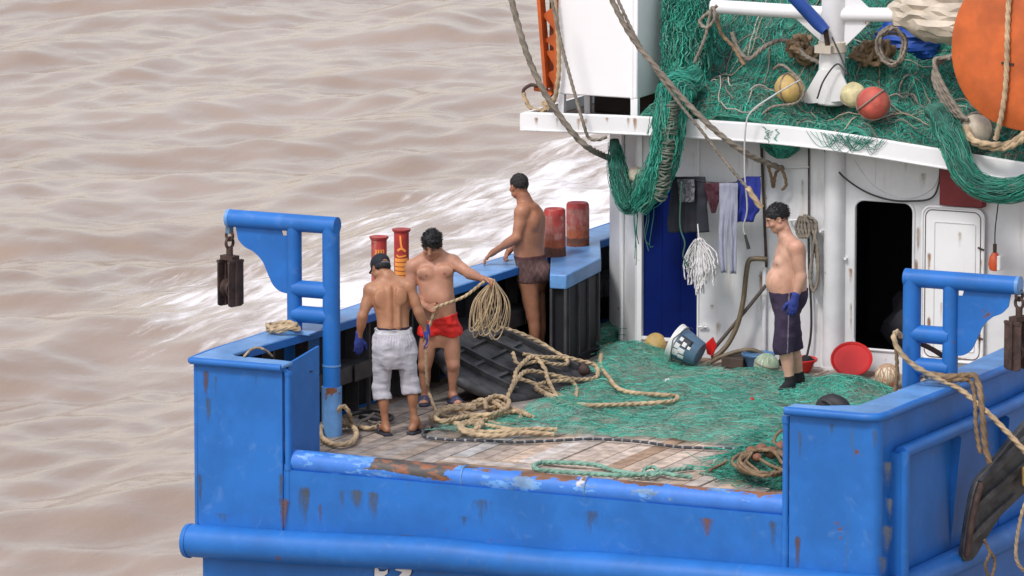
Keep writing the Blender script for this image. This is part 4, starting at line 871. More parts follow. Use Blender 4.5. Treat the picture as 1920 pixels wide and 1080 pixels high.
# ------------------------------------------------------------------ the man in red shorts, facing us, hauling in the rope
def red_shorts_man():
    t, g = person('black haired man in red shorts and slippers hauling in tan rope', (824, 757)); J = lambda x, y, d=0: PV(x, y, g, d)
    f = nrm(-DH*.97-RV*.10); s = np.cross(f, ZV); lo, hi = J(750, 780, -.6), J(930, 410, .5)
    fl = Field(np.minimum(lo, hi)-A3(.3, .3, .02), np.maximum(lo, hi)+A3(.45, .3, .05))
    rows = rows_from([(650, 800, 850, .07, .08, 0), (632, 791, 859, .10, .105, 0), (612, 790, 859, .115, .12, 0), (592, 790, 856, .128, .105, 0), (570, 787, 854, .140, .10, -.005), (545, 785, 851, .140, .10, 0), (522, 783, 850, .125, .105, .01),
                      (502, 778, 851, .110, .105, .02), (488, 776, 848, .085, .09, .03), (479, 790, 838, .065, .075, .03), (471, 797, 828, .058, .062, .02), (462, 798, 826, .05, .055, .01)], g)
    fl.loft(rows, s, f)
    shl, shr = J(773, 501, .03), J(849, 491, .02)     # picture left / right
    fl.cone(J(803, 478, .02), shl, .045, .05, .05); fl.cone(J(823, 476, .02), shr, .045, .05, .05)
    el1, w1 = J(768, 556, -.02), J(800, 575, -.235); el2, w2 = J(880, 513, -.12), J(906, 523, -.30)
    arm(fl, shl, el1, w1, (.054, .043, .040, .028)); arm(fl, shr, el2, w2, (.054, .043, .041, .028))
    R = frame(f)
    for x, y in ((797, 512), (834, 508)): fl.ell(J(x, y, -.085), R, (.075, .030, .052), .035)
    fl.ell(J(820, 560, -.09), R, (.10, .06, .085), .05); fl.ell(J(819, 570, -.155), R, (.006, .01, .009), .01, '-')
    hl, hr = J(804, 632), J(845, 630); kl, kr = J(796, 686, -.03), J(850, 684, -.04); al, ar = J(797, 745, .02), J(849, 738, .0)
    leg(fl, hl, kl, al, f, .016, th=(.080, .054), cf=(.052, .033)); leg(fl, hr, kr, ar, f, .016, th=(.080, .054), cf=(.052, .033))
    f1 = nrm(-DH-RV*.05); f2 = nrm(-DH+RV*.35); z1 = .025; foot(fl, al, f1, z1); foot(fl, ar, f2, z1)
    hc = J(810, 459, -.05); hf = nrm(f*.85-RV*.12-ZV*.42); hu = nrm(ZV+f*.35)
    fl.cone(J(812, 474, .01), hc-hu*.02-hf*.02, .060, .058, .03); at, Rh = head_parts(fl, hc, hf, hu, 1.02, 1.15)
    fd1 = nrm(RV*.8-ZV*.25-DH*.3); hand(fl, w1, fd1, nrm(DH*.6-ZV*.6), ZV, 1.15)
    fd2 = nrm(RV*.85-ZV*.1-DH*.35); hand(fl, w2, fd2, nrm(-ZV*.9-DH*.3), nrm(-DH), 1.1)
    sp = head_cols(at, 1.02)+[(J(799, 518, -.125), .016, (.16, .05, .045), .8), (J(834, 514, -.125), .016, (.16, .05, .045), .8), (J(819, 570, -.15), .010, (.2, .07, .05), .7)]
    for k_ in (kl, kr): sp.append((k_+f*.055, .05, (.36, .15, .10), .35))
    field_obj('body', fl, SKIN, t, paint((.50, .255, .165), sp, seed=11, zones=[tanned([(shl, w1, .11), (shr, w2, .11), (kl, al, .12), (kr, ar, .12), (J(812, 485, -.02), hc, .16)], .26)]))
    fh = Field(hc-.18, hc+.20, .005); fh.ell(at(0, -.012, .036), Rh, (.086, .104, .100), .01); fh.ell(at(0, .130, -.020), Rh, (.10, .072, .066), .008, '-'); fh.ell(at(0, .03, -.125), Rh, (.12, .14, .092), .008, '-'); fh.ell(at(0, -.03, -.125), Rh, (.14, .14, .08), .008, '-')
    sl_, Pp = fh.block(hc-.2, hc+.25); fh.F[sl_] += (.007*fbm(Pp*42, 2)).astype(np.float32); hair_obj('hair', fh, HAIR, t, hc, 1100, .024, -ZV*.1-hf*.1, .6)
    lo2, hi2 = J(770, 650, -.3), J(880, 580, .3); lo2, hi2 = np.minimum(lo2, hi2), np.maximum(lo2, hi2); ft = Field(lo2-.12, hi2+.12)
    tr = rows_from([(640, 795, 855, .09, .10, 0), (622, 787, 863, .125, .135, 0), (605, 788, 861, .135, .130, 0), (592, 789, 858, .140, .118, 0), (583, 789, 857, .148, .112, 0)], g); ft.loft(tr, s, f, k=.02)
    for h_, k_, e in ((hl, kl, .10), (hr, kr, .05)):
        c = h_+(k_-h_)*e; ft.cone(h_+ZV*.03, c, .112, .108, .03)
    sl_, Pp = ft.block(lo2-.12, hi2+.12); u = ((Pp-J(824, 590))@RV)
    ztop = J(824, 592)[2]+u*.22; zb = J(824, 633)[2]+.05-.03*np.cos(u*9); d = np.maximum(Pp[..., 2]-ztop, zb-.045*np.clip(np.abs(u)/.12, 0, 1)*1.0-Pp[..., 2]+.02)
    ft.F[sl_] = np.maximum(ft.F[sl_], d)+(.008*np.abs(fbm(Pp*np.array([8, 8, 14.], np.float32), 3))+.004*fbm(Pp*25, 2)).astype(np.float32)
    sh = field_obj('shorts', ft, REDCL, t)
    mb = MB()
    for q, (x, y) in enumerate(((857, 606), (859, 611), (860, 617))): mb.ball(J(x, y, -.02)+RV*.012, .010, (1, 1, .6), 8)
    make('shorts_print', mb, mat('yellow_print', (.75, .45, .08)), sh)
    sandal(t, al, f1, z1, mat('navy_slipper', (.05, .055, .11), .55, var=.2)); sandal(t, ar, f2, z1, MATS['navy_slipper'])
    # hauling rope: hand to hand, down to the pile, and the loose coils over the outer hand
    h1 = w1+fd1*.09; h2 = w2+fd2*.09
    mb = MB(); rope(mb, [h2+RV*.02, h2-RV*.06+ZV*.0, (h1+h2)/2-ZV*.012, h1+ZV*.02, h1-RV*.02-ZV*.05, J(801, 625, -.24), J(799, 665, -.22), J(801, 715, -.18), J(806, 742, -.14), PZ(822, 775, .03), PZ(848, 781, .03), PZ(880, 775, .05)], .0115)
    o = make('rope', mb, ROPE); tag(o, 'tan rope line stretched between the hands of the man in red shorts', 'rope')
    mb = MB(); h3 = h2-ZV*.01
    rr = np.random.default_rng(8)
    for k in range(24):
        b = -.36-.13*rr.random(); dx = -.20+.32*rr.random(); w = .035+.05*rr.random(); dd = rr.normal(0, .03)*DH
        mb.path(spline([h3+dd*.3+ZV*.012, h3+RV*(dx*.55-w)+ZV*(b*.42)+dd, h3+RV*(dx-.4*w)+ZV*b+dd*1.4, h3+RV*(dx+w*.5)+ZV*(b*.98)+dd*1.4, h3+RV*(dx*.7+w*1.3)+ZV*(b*.45)+dd*1.2, h3+RV*.02+dd*.4+ZV*.012], .02), .0050, 6)
    o = make('rope_coil', mb, ROPE); tag(o, 'loose coil of thin tan rope hanging from the outstretched hand', 'rope')
red_shorts_man()

# ------------------------------------------------------------------ the man in patterned trunks at the rail, looking out to the water
def rail_man():
    t, g = person('tanned man in dark patterned trunks leaning a hand on the rail', (1008, 674)); J = lambda x, y, d=0: PV(x, y, g, d)
    f = nrm(-RV*.72+DH*.69); s = np.cross(f, ZV); lo, hi = J(890, 690, -.5), J(1040, 310, .6)
    fl = Field(np.minimum(lo, hi)-A3(.2, .2, .02), np.maximum(lo, hi)+A3(.2, .2, .05))
    px = [(545, 978, 1020, .09, .09, 0), (525, 972, 1026, .10, .13, 0), (505, 970, 1030, .105, .14, 0), (488, 968, 1024, .12, .105, 0), (470, 964, 1021, .128, .10, 0), (448, 965, 1021, .12, .10, 0), (425, 968, 1021, .115, .10, 0), (405, 966, 1019, .11, .105, 0), (392, 967, 1014, .09, .09, 0), (383, 974, 1005, .07, .075, 0), (374, 974, 994, .052, .056, .01), (364, 971, 990, .05, .052, .01)]
    W = [.11, .165, .17, .155, .155, .155, .16, .165, .14, .09, .055, .05]
    rows = []
    for (y, l, r, fr, bk, dd), w in zip(px, W):
        c = (J(l, y, dd)+J(r, y, dd))/2; rows.append((c[2], c[0], c[1], w, fr, bk))
    fl.loft(rows, s, f)
    shl, shr = J(979, 397, -.10), J(1000, 395, .14)
    fl.cone(J(984, 380, 0), shl+ZV*.01, .045, .05, .05); fl.cone(J(984, 380, 0), shr+ZV*.01, .045, .05, .05)
    e1, w1 = J(968, 446, -.16), J(925, 473, -.06); e2, w2 = J(978, 445, .25), J(955, 470, .22)
    arm(fl, shl, e1, w1, (.053, .042, .041, .029)); arm(fl, shr, e2, w2, (.053, .042, .040, .028))
    hand(fl, w1, nrm(-RV*.75-ZV*.6+DH*.1), nrm(-ZV*.8+RV*.5), nrm(DH), .45); hand(fl, w2, nrm(-RV*.5-ZV*.75), nrm(RV*.6-ZV*.3), nrm(-DH), .9)
    R = frame(f); fl.ell(J(1000, 415, -.07)-f*.02, R, (.06, .05, .08), .04); fl.cone(J(1006, 400, -.02)-f*.075, J(1010, 470, -.02)-f*.085, .010, .012, .02, '-')
    for d_ in (-.08, .07): fl.ell(J(1018, 512, d_)-f*.01, R, (.085, .085, .09), .03)
    hl, hr = J(992, 530, -.08), J(1004, 530, .08); kl, kr = J(1000, 592, -.08), J(1010, 590, .08); al, ar = J(1004, 660, -.10), J(1014, 654, .10)
    leg(fl, hl, kl, al, f, th=(.095, .062), cf=(.060, .036)); leg(fl, hr, kr, ar, f, th=(.095, .062), cf=(.060, .036)); foot(fl, al, nrm(f-DH*.2), .004); foot(fl, ar, f, .004)
    hc = J(973, 349, .03); hf = nrm(DH*.86-RV*.50-ZV*.10); hu = nrm(ZV+f*.1)
    fl.cone(J(984, 378, .0), hc-hu*.03-hf*.02, .063, .060, .03); at, Rh = head_parts(fl, hc, hf, hu, 1.02)
    field_obj('body', fl, SKIN, t, paint((.40, .185, .108), head_cols(at, 1.02), seed=21, zones=[tanned([(shl, w1, .10), (shr, w2, .10), (J(984, 390, 0), hc, .15)], .28), tanned([(J(1006, 395, -.12), J(1011, 470, -.16), .04)], .2)]))  # second zone darkens the skin colour down the furrow of the back
    fh = Field(hc-.18, hc+.18, .005); fh.ell(at(0, -.014, .034), Rh, (.080, .098, .089), .01); fh.ell(at(0, .12, -.01), Rh, (.12, .075, .075), .008, '-'); fh.ell(at(0, .04, -.105), Rh, (.12, .12, .085), .008, '-'); fh.ell(at(0, -.03, -.13), Rh, (.14, .14, .075), .008, '-')
    sl_, Pp = fh.block(hc-.2, hc+.2); fh.F[sl_] += (.004*fbm(Pp*60, 2)).astype(np.float32); hair_obj('hair', fh, mat('cropped_hair', (.020, .017, .017), .8, var=.4, vs=40), t, hc, 700, .008)
    lo2, hi2 = J(950, 550, -.3), J(1045, 470, .3); lo2, hi2 = np.minimum(lo2, hi2), np.maximum(lo2, hi2); ft = Field(lo2-.12, hi2+.12)
    ft.loft([(z, x, y, w+.007, a+.008, b_+.008) for z, x, y, w, a, b_ in rows if z < J(995, 450)[2]], s, f, k=.02)
    for d_ in (-.08, .07): ft.ell(J(1018, 512, d_)-f*.01, R, (.092, .092, .097), .03)
    for h_, k_ in ((hl, kl), (hr, kr)): ft.cone(h_+ZV*.02, h_+(k_-h_)*.4, .100, .094, .03)
    sl_, Pp = ft.block(lo2-.12, hi2+.12); ft.F[sl_] = np.maximum(np.maximum(ft.F[sl_], Pp[..., 2]-J(996, 478)[2]), J(996, 526)[2]-Pp[..., 2])+(.003*fbm(Pp*16, 2)).astype(np.float32)
    zt = J(996, 478)[2]
    def tc(V):
        a = np.arctan2(V[:, 0]-g[0], V[:, 1]-g[1]); p = np.stack([a*.9, V[:, 2]*5, 0*a], 1); gx = np.minimum(np.abs(((a*3.2+V[:, 2]*9+.3*fbm(p*2, 2)) % 1)-.5), np.abs(((a*3.2-V[:, 2]*9+.3*fbm(p*2+5, 2)) % 1)-.5))
        c = np.where((gx < .06)[:, None], (.135, .085, .078), (.090, .050, .046)); c[V[:, 2] > zt-.03] = (.10, .045, .045); return c*(1+.15*fbm(V*30, 2)[:, None])
    field_obj('swim_trunks', ft, CLOTHV, t, tc)
rail_man()

# ------------------------------------------------------------------ the stout man in knee trousers by the wall
def wall_man():
    t, g = person('stout pale man in dark knee trousers and black socks by the white wall', (1483, 736)); J = lambda x, y, d=0: PV(x, y, g, d)
    f = nrm(-RV*.95-DH*.26); s = np.cross(f, ZV); lo, hi = J(1420, 750, -.4), J(1525, 370, .4)
    fl = Field(np.minimum(lo, hi)-A3(.2, .2, .02), np.maximum(lo, hi)+A3(.2, .2, .05))
    px = [(585, 1450, 1500, 0), (565, 1445, 1507, 0), (545, 1441, 1512, 0), (528, 1440, 1512, 0), (510, 1442, 1511, 0), (495, 1449, 1510, 0), (480, 1452, 1510, 0), (467, 1456, 1509, 0), (456, 1460, 1505, 0), (446, 1461, 1495, 0), (437, 1459, 1482, 0), (428, 1456, 1480, 0)]
    W = [.12, .165, .175, .18, .178, .172, .180, .19, .175, .11, .060, .052]
    rows = []
    for (y, l, r, dd), w in zip(px, W):
        a, b = J(l, y, dd), J(r, y, dd); mid = .58 if y > 450 else .5; c = a+(b-a)*mid; L = np.linalg.norm(b-a)*.97; rows.append((c[2], c[0], c[1], w, L*mid, L*(1-mid)))
    fl.loft(rows, s, f, n=2.2)
    sn, sf = J(1493, 465, -.175), J(1478, 463, .16)   # near and far shoulder
    fl.cone(J(1474, 446, 0), sn+ZV*.01, .045, .055, .05); fl.cone(J(1474, 446, 0), sf+ZV*.01, .045, .055, .05)
    en, wn_ = J(1502, 520, -.20), J(1490, 562, -.22); ef, wf = J(1488, 520, .22), J(1470, 560, .20)
    arm(fl, sn, en, wn_, (.060, .048, .046, .031)); arm(fl, sf, ef, wf, (.055, .044, .042, .029))
    R = frame(f); fl.ell(J(1458, 492, -.07), R, (.06, .035, .05), .035); fl.ell(J(1450, 528, -.02), R, (.12, .055, .09), .05)
    fl.ell(J(1500, 557, -.07), R, (.08, .06, .09), .03)
    hn, hf_ = J(1477, 585, -.08), J(1475, 585, .08); kn, kf = J(1470, 652, -.085), J(1484, 648, .075); an, af = J(1482, 716, -.08), J(1500, 708, .09)
    leg(fl, hn, kn, an, f, th=(.09, .062), cf=(.060, .038)); leg(fl, hf_, kf, af, f, th=(.09, .062), cf=(.060, .038)); ff = nrm(f-DH*.15); foot(fl, an, ff, .012); foot(fl, af, ff, .012)
    hc = J(1457, 409, .0); hf = nrm(-RV*.95-DH*.06-ZV*.42); hu = nrm(ZV-RV*.34)
    fl.cone(J(1472, 442, 0), hc-hu*.03-hf*.03, .060, .058, .03); at, Rh = head_parts(fl, hc, hf, hu, 1.05, 1.15)
    hand(fl, wn_, nrm(-ZV-RV*.22), DH, nrm(-RV), .45); hand(fl, wf, nrm(-ZV-RV*.15), -DH, nrm(-RV), .5)
    sp = head_cols(at, 1.05)+[(J(1455, 497, -.13), .016, (.22, .08, .07), .8), (J(1440, 532, -.02), .012, (.25, .1, .08), .6)]
    field_obj('body', fl, SKIN, t, paint((.60, .345, .245), sp, seed=31, zones=[tanned([(sn, wn_, .11), (sf, wf, .11), (J(1474, 450, 0), hc, .16)], .26)]))
    fh = Field(hc-.2, hc+.2, .005); fh.ell(at(0, -.016, .036), Rh, (.085, .105, .097), .01); fh.ell(at(0, .128, -.012), Rh, (.12, .080, .080), .008, '-'); fh.ell(at(0, .050, -.115), Rh, (.12, .10, .108), .008, '-'); fh.ell(at(0, -.03, -.165), Rh, (.14, .14, .08), .008, '-')
    sl_, Pp = fh.block(hc-.2, hc+.25); fh.F[sl_] += (.005*fbm(Pp*50, 2)).astype(np.float32); hair_obj('hair', fh, HAIR, t, hc, 1000, .016, -ZV*.2-hf*.6, .3)
    lo2, hi2 = J(1420, 680, -.3), J(1530, 530, .3); lo2, hi2 = np.minimum(lo2, hi2), np.maximum(lo2, hi2); ft = Field(lo2-.12, hi2+.12)
    ft.loft([(z, x, y, w+.010, a+.010, b_+.010) for z, x, y, w, a, b_ in rows if z < J(1475, 520)[2]], s, f, k=.02, n=2.2); ft.ell(J(1500, 557, -.07), R, (.088, .068, .10), .03)
    for h_, k_, a_ in ((hn, kn, an), (hf_, kf, af)):
        c = k_+(a_-k_)*.14; ft.cone(h_+ZV*.02, k_, .118, .098, .03); ft.cone(k_, c, .098, .094, .02)
        P_ = ft.block(c-.2, c+.2); n_ = nrm(a_-k_); d = ((P_[1]-c)@n_); near = np.linalg.norm((P_[1]-c)-d[..., None]*n_, axis=-1) < .16; ft.F[P_[0]] = np.where(near, np.maximum(ft.F[P_[0]], d), ft.F[P_[0]])
    sl_, Pp = ft.block(lo2-.12, hi2+.12); ft.F[sl_] = np.maximum(ft.F[sl_], Pp[..., 2]-J(1475, 543)[2]-.06*((Pp-J(1475, 543))@RV))+(.009*fbm(Pp*np.array([7, 7, 4.], np.float32), 3)+.007*np.abs(fbm(Pp*np.array([6, 6, 12.], np.float32), 2))).astype(np.float32)
    kz = J(1478, 600, -.16)
    def tc(V):
        c = np.array((.047, .033, .062))*(1+.2*fbm(V*14, 3)[:, None]); u = (V-kz)@RV-.02*(V[:, 2]-kz[2]); dd = (V-kz)@DH
        c[(np.abs(u) < .005) & (dd < .06)] = (.22, .20, .25); return c
    field_obj('trousers', ft, CLOTHV, t, tc)
    for a_, k_ in ((an, kn), (af, kf)):
        fs = Field(a_-A3(.35, .35, .15), a_+A3(.35, .35, .12), .005); foot(fs, a_, ff, .012, grow=.006); fs.cone(a_, a_+(k_-a_)*.12, .043, .046, .01)
        if a_ is an:
            sl_, Pp = fs.block(a_-.4, a_+.4); fs.F[sl_] = np.maximum(fs.F[sl_], ((Pp-a_)@ff-.13).astype(np.float32))
        field_obj('sock', fs, SOCK, t)
    for w_, d_, pn in ((wn_, nrm(-ZV-RV*.22), DH), (wf, nrm(-ZV-RV*.15), -DH)):
        fg = Field(w_-A3(.16, .16, .26), w_+A3(.16, .16, .1), .005); hand(fg, w_, d_, pn, -RV, .45, grow=.004, ks=.004, sc=1.05); fg.cone(w_-d_*.05, w_+d_*.02, .037, .034, .01); field_obj('glove', fg, GLOVE, t)
wall_man()
# ================================================================== NETS
PAL = np.array([(.03, .30, .20), (.02, .22, .15), (.05, .40, .28), (.015, .12, .09), (.10, .26, .20), (.04, .34, .26)])
PALD = np.array([(.07, .46, .34), (.05, .38, .28), (.10, .54, .41), (.05, .28, .21), (.20, .42, .34)])
PALG = np.array([(.16, .20, .16), (.24, .24, .19), (.07, .16, .12), (.10, .13, .11), (.30, .28, .22)])
def pick(pal, n, r): return pal[r.integers(0, len(pal), n)]*(.7+.6*r.random((n, 1)))
def walk(start, length, n, r, turn=.5, flat=True, dirn=None):
    """(M,3) starts -> (M,n,3) wandering twines"""
    M = len(start); a = r.random(M)*2*pi if dirn is None else dirn; st = (length/(n-1))[:, None]; out = [start]; cv = r.normal(0, turn, M)
    for k in range(n-1):
        cv = .75*cv+.25*r.normal(0, turn*1.6, M); a = a+cv; d = np.stack([np.cos(a), np.sin(a), 0*a], 1); out.append(out[-1]+d*st)
    return np.stack(out, 1)
def flow(p, sc, off, r, jit): return 2*pi*1.3*fbm(np.c_[p[:, 0]*sc, p[:, 1]*sc, 0*p[:, 0]+off], 2)+r.normal(0, jit, len(p))+pi*(r.random(len(p)) < .5)
def inpoly(poly, p):
    poly = np.asarray(poly, float); x, y = p[:, 0], p[:, 1]; c = np.zeros(len(p), bool); j = len(poly)-1
    for i in range(len(poly)):
        xi_, yi_ = poly[i]; xj, yj = poly[j]; c ^= ((yi_ > y) != (yj > y)) & (x < (xj-xi_)*(y-yi_)/(yj-yi_+1e-12)+xi_); j = i
    return c
def sheet_mat(name, c1, c2, lo, hi):
    m = bpy.data.materials.new(name); m.use_nodes = True; nt = m.node_tree; b = nt.nodes['Principled BSDF']; b.inputs['Roughness'].default_value = .8
    c = mix_rgb(nt, c1, c2, ramp(nt, nz(nt, 2.4, detail=4), .40, .60)); c = mix_rgb(nt, c, (.30, .30, .24), ramp(nt, nz(nt, 9, detail=6), .60, .75)); nt.links.new(c, b.inputs['Base Color'])
    tc = nt.nodes.new('ShaderNodeTexCoord'); v = nt.nodes.new('ShaderNodeTexVoronoi'); v.feature = 'DISTANCE_TO_EDGE'; v.inputs['Scale'].default_value = 42
    w = nt.nodes.new('ShaderNodeMixRGB') if False else None
    nt.links.new(tc.outputs['Object'], v.inputs['Vector'])
    edge = ramp(nt, v.outputs['Distance'], .22, .10)
    cov = ramp(nt, nz(nt, 3.2, detail=6, rough=.65), lo, hi)
    mx = nt.nodes.new('ShaderNodeMath'); mx.operation = 'MAXIMUM'; nt.links.new(mix_f(nt, edge, .75), mx.inputs[0]); nt.links.new(cov, mx.inputs[1])
    mm = nt.nodes.new('ShaderNodeMath'); mm.operation = 'MULTIPLY'; nt.links.new(mx.outputs[0], mm.inputs[0]); cv2 = ramp(nt, nz(nt, 1.6, detail=3), .25, .5); nt.links.new(cv2, mm.inputs[1])
    nt.links.new(mm.outputs[0], b.inputs['Alpha'])
    bn = nt.nodes.new('ShaderNodeBump'); bn.inputs['Strength'].default_value = .9; bn.inputs['Distance'].default_value = .02; nt.links.new(nz(nt, 35, detail=6), bn.inputs['Height']); nt.links.new(bn.outputs[0], b.inputs['Normal'])
    return m
NETSHEET = sheet_mat('net_sheet', (.06, .52, .38), (.19, .34, .27), .42, .78)
NETSHEET2 = sheet_mat('net_sheet_dense', (.015, .17, .115), (.04, .12, .09), .15, .35)

def deck_net():
    r = np.random.default_rng(21)
    pix = [(800, 815), (822, 800), (905, 790), (985, 775), (1010, 752), (1090, 705), (1122, 690), (1098, 655), (1138, 618), (1160, 636), (1210, 660), (1250, 672), (1330, 690), (1385, 702), (1480, 706), (1580, 716), (1650, 716), (1690, 745), (1720, 790), (1620, 830), (1480, 842), (1400, 840), (1300, 834), (1200, 824), (1100, 820), (950, 826), (870, 822)]
    poly = np.array([PZ(*p)[:2] for p in pix]); lo, hi = poly.min(0), poly.max(0)
    hump = [PZ(1190, 672), PZ(1150, 690), PZ(1430, 722), PZ(1580, 740), PZ(1300, 730), PZ(1050, 770), PZ(1600, 800)]; hh = [.10, .08, .10, .12, .07, .06, .14]
    def hgt(x, y):
        h = .016+.035*np.clip(fbm(np.stack([x*3, y*3, 0*x], -1), 3)+.35, 0, 1)
        for c, a in zip(hump, hh): h = h+a*np.exp(-((x-c[0])**2+(y-c[1])**2)/.11)
        return h
    st = .05; xs_ = np.arange(lo[0], hi[0], st); ys_ = np.arange(lo[1], hi[1], st); X, Yg = np.meshgrid(xs_, ys_, indexing='ij'); Zg = hgt(X, Yg)
    V = np.stack([X, Yg, Zg], -1); keep = inpoly(poly, (np.stack([X, Yg], -1).reshape(-1, 2)+.03*r.normal(size=(X.size, 2)))).reshape(X.shape)
    F = []; m = len(ys_)
    for i in range(len(xs_)-1):
        for j in range(m-1):
            if keep[i, j] and keep[i+1, j+1]: F.append((i*m+j, (i+1)*m+j, (i+1)*m+j+1, i*m+j+1))
    t = thing('fishing_net', PZ(1200, 760), 'thin green trawl net spread over the deck planks by the buckets', 'net')
    mb = MB(); mb.add(V.reshape(-1, 3), F); make('net_sheet', mb, NETSHEET, t, smooth=180)
    def spread(n, pal, ln, rad, bias):
        p = lo+(hi-lo)*r.random((n*6, 2)); p = p[inpoly(poly, p)]; q = np.stack([p[:, 0], p[:, 1]], 1)
        w = bias(q); p = p[r.random(len(p)) < w][:n]; P_ = walk(np.c_[p, 0*p[:, :1]], ln[0]+ln[1]*r.random(len(p)), 12, r, .55, dirn=flow(p, .9, 2, r, .7))
        ins = inpoly(poly, P_.reshape(-1, 3)[:, :2]).reshape(P_.shape[:2]).mean(1) > .85; P_ = P_[ins]
        P_[..., 2] = hgt(P_[..., 0], P_[..., 1])+.004+.022*r.random((len(P_), 1))*np.sin(np.linspace(0, pi, 12))[None]**.7
        return P_, rad*(.7+.6*r.random(len(P_))), pick(pal, len(P_), r)
    dens = lambda q: np.clip(.42+.75*fbm(np.c_[q*1.3, 0*q[:, :1]], 3)+.30*(q[:, 0]-1.2)/2+.30*np.clip((q[:, 1]-2.6)/2, -1.2, 1), .05, 1)
    mb = MB()
    for n, pal, ln, rad in ((2300, PALD*1.1, (.10, .26), .0019), (900, PALG*1.2, (.10, .24), .0018), (260, np.array([(.14, .60, .45)]), (.15, .4), .0022)):
        P_, rr, cc = spread(n, pal, ln, rad, dens); mb.strands(P_, rr, 3, cc)
    make('net_twine', mb, NETV, t, smooth=180)
    # float line along the near edge
    L = spline([PZ(*p, .028) for p in ((812, 800), (795, 808), (793, 815), (806, 821), (850, 825), (905, 826), (968, 829), (1043, 826), (1106, 823), (1160, 825), (1215, 830), (1270, 838), (1325, 840), (1390, 842))], .008)
    s_ = np.concatenate([[0], np.cumsum(np.linalg.norm(np.diff(L, axis=0), axis=1))]); ph = (s_/.088) % 1; C = np.where((ph < .20)[:, None], (.30, .31, .32), (.045, .05, .06))*(.75+.5*np.abs(fbm(L*14, 2)))[:, None]
    R_ = .0135*np.where((ph > .29) & (ph < .34) | (ph > .97), .75, 1); mb = MB(); mb.path(L, R_, 9, col=C); make('float_line', mb, NETV, t, smooth=180)
    # the fold of the same kind of net by the rope ball, under the starboard corner
    t2 = thing('fishing_net', PZ(1420, 895), 'small bright green net heap under the tangled brown rope', 'net')
    pix = [(1318, 885), (1350, 872), (1385, 850), (1420, 812), (1500, 800), (1520, 925), (1440, 918), (1380, 905), (1340, 903)]
    pl = np.array([PZ(*p)[:2] for p in pix]); lo2, hi2 = pl.min(0), pl.max(0); c = PZ(1440, 870)
    h2 = lambda x, y: .02+.10*np.exp(-((x-c[0])**2+(y-c[1])**2)/.12)+.05*np.clip(fbm(np.stack([x*4, y*4, 0*x], -1), 3), -.3, 1)
    X, Yg = np.meshgrid(np.arange(lo2[0], hi2[0], .035), np.arange(lo2[1], hi2[1], .035), indexing='ij'); kp = inpoly(pl, np.stack([X, Yg], -1).reshape(-1, 2)).reshape(X.shape); m = X.shape[1]
    F = [(i*m+j, (i+1)*m+j, (i+1)*m+j+1, i*m+j+1) for i in range(X.shape[0]-1) for j in range(m-1) if kp[i, j] and kp[i+1, j+1]]
    mb = MB(); mb.add(np.stack([X, Yg, h2(X, Yg)], -1).reshape(-1, 3), F); make('net_sheet', mb, NETSHEET, t2, smooth=180)
    p = lo2+(hi2-lo2)*r.random((4000, 2)); p = p[inpoly(pl, p)][:1100]; P_ = walk(np.c_[p, 0*p[:, :1]], .15+.25*r.random(len(p)), 10, r, .5); P_[..., 2] = h2(P_[..., 0], P_[..., 1])+.006+.02*r.random((len(P_), 1))
    mb = MB(); mb.strands(P_, .0028, 3, pick(PAL, len(P_), r)); make('net_twine', mb, NETV, t2, smooth=180)
deck_net()

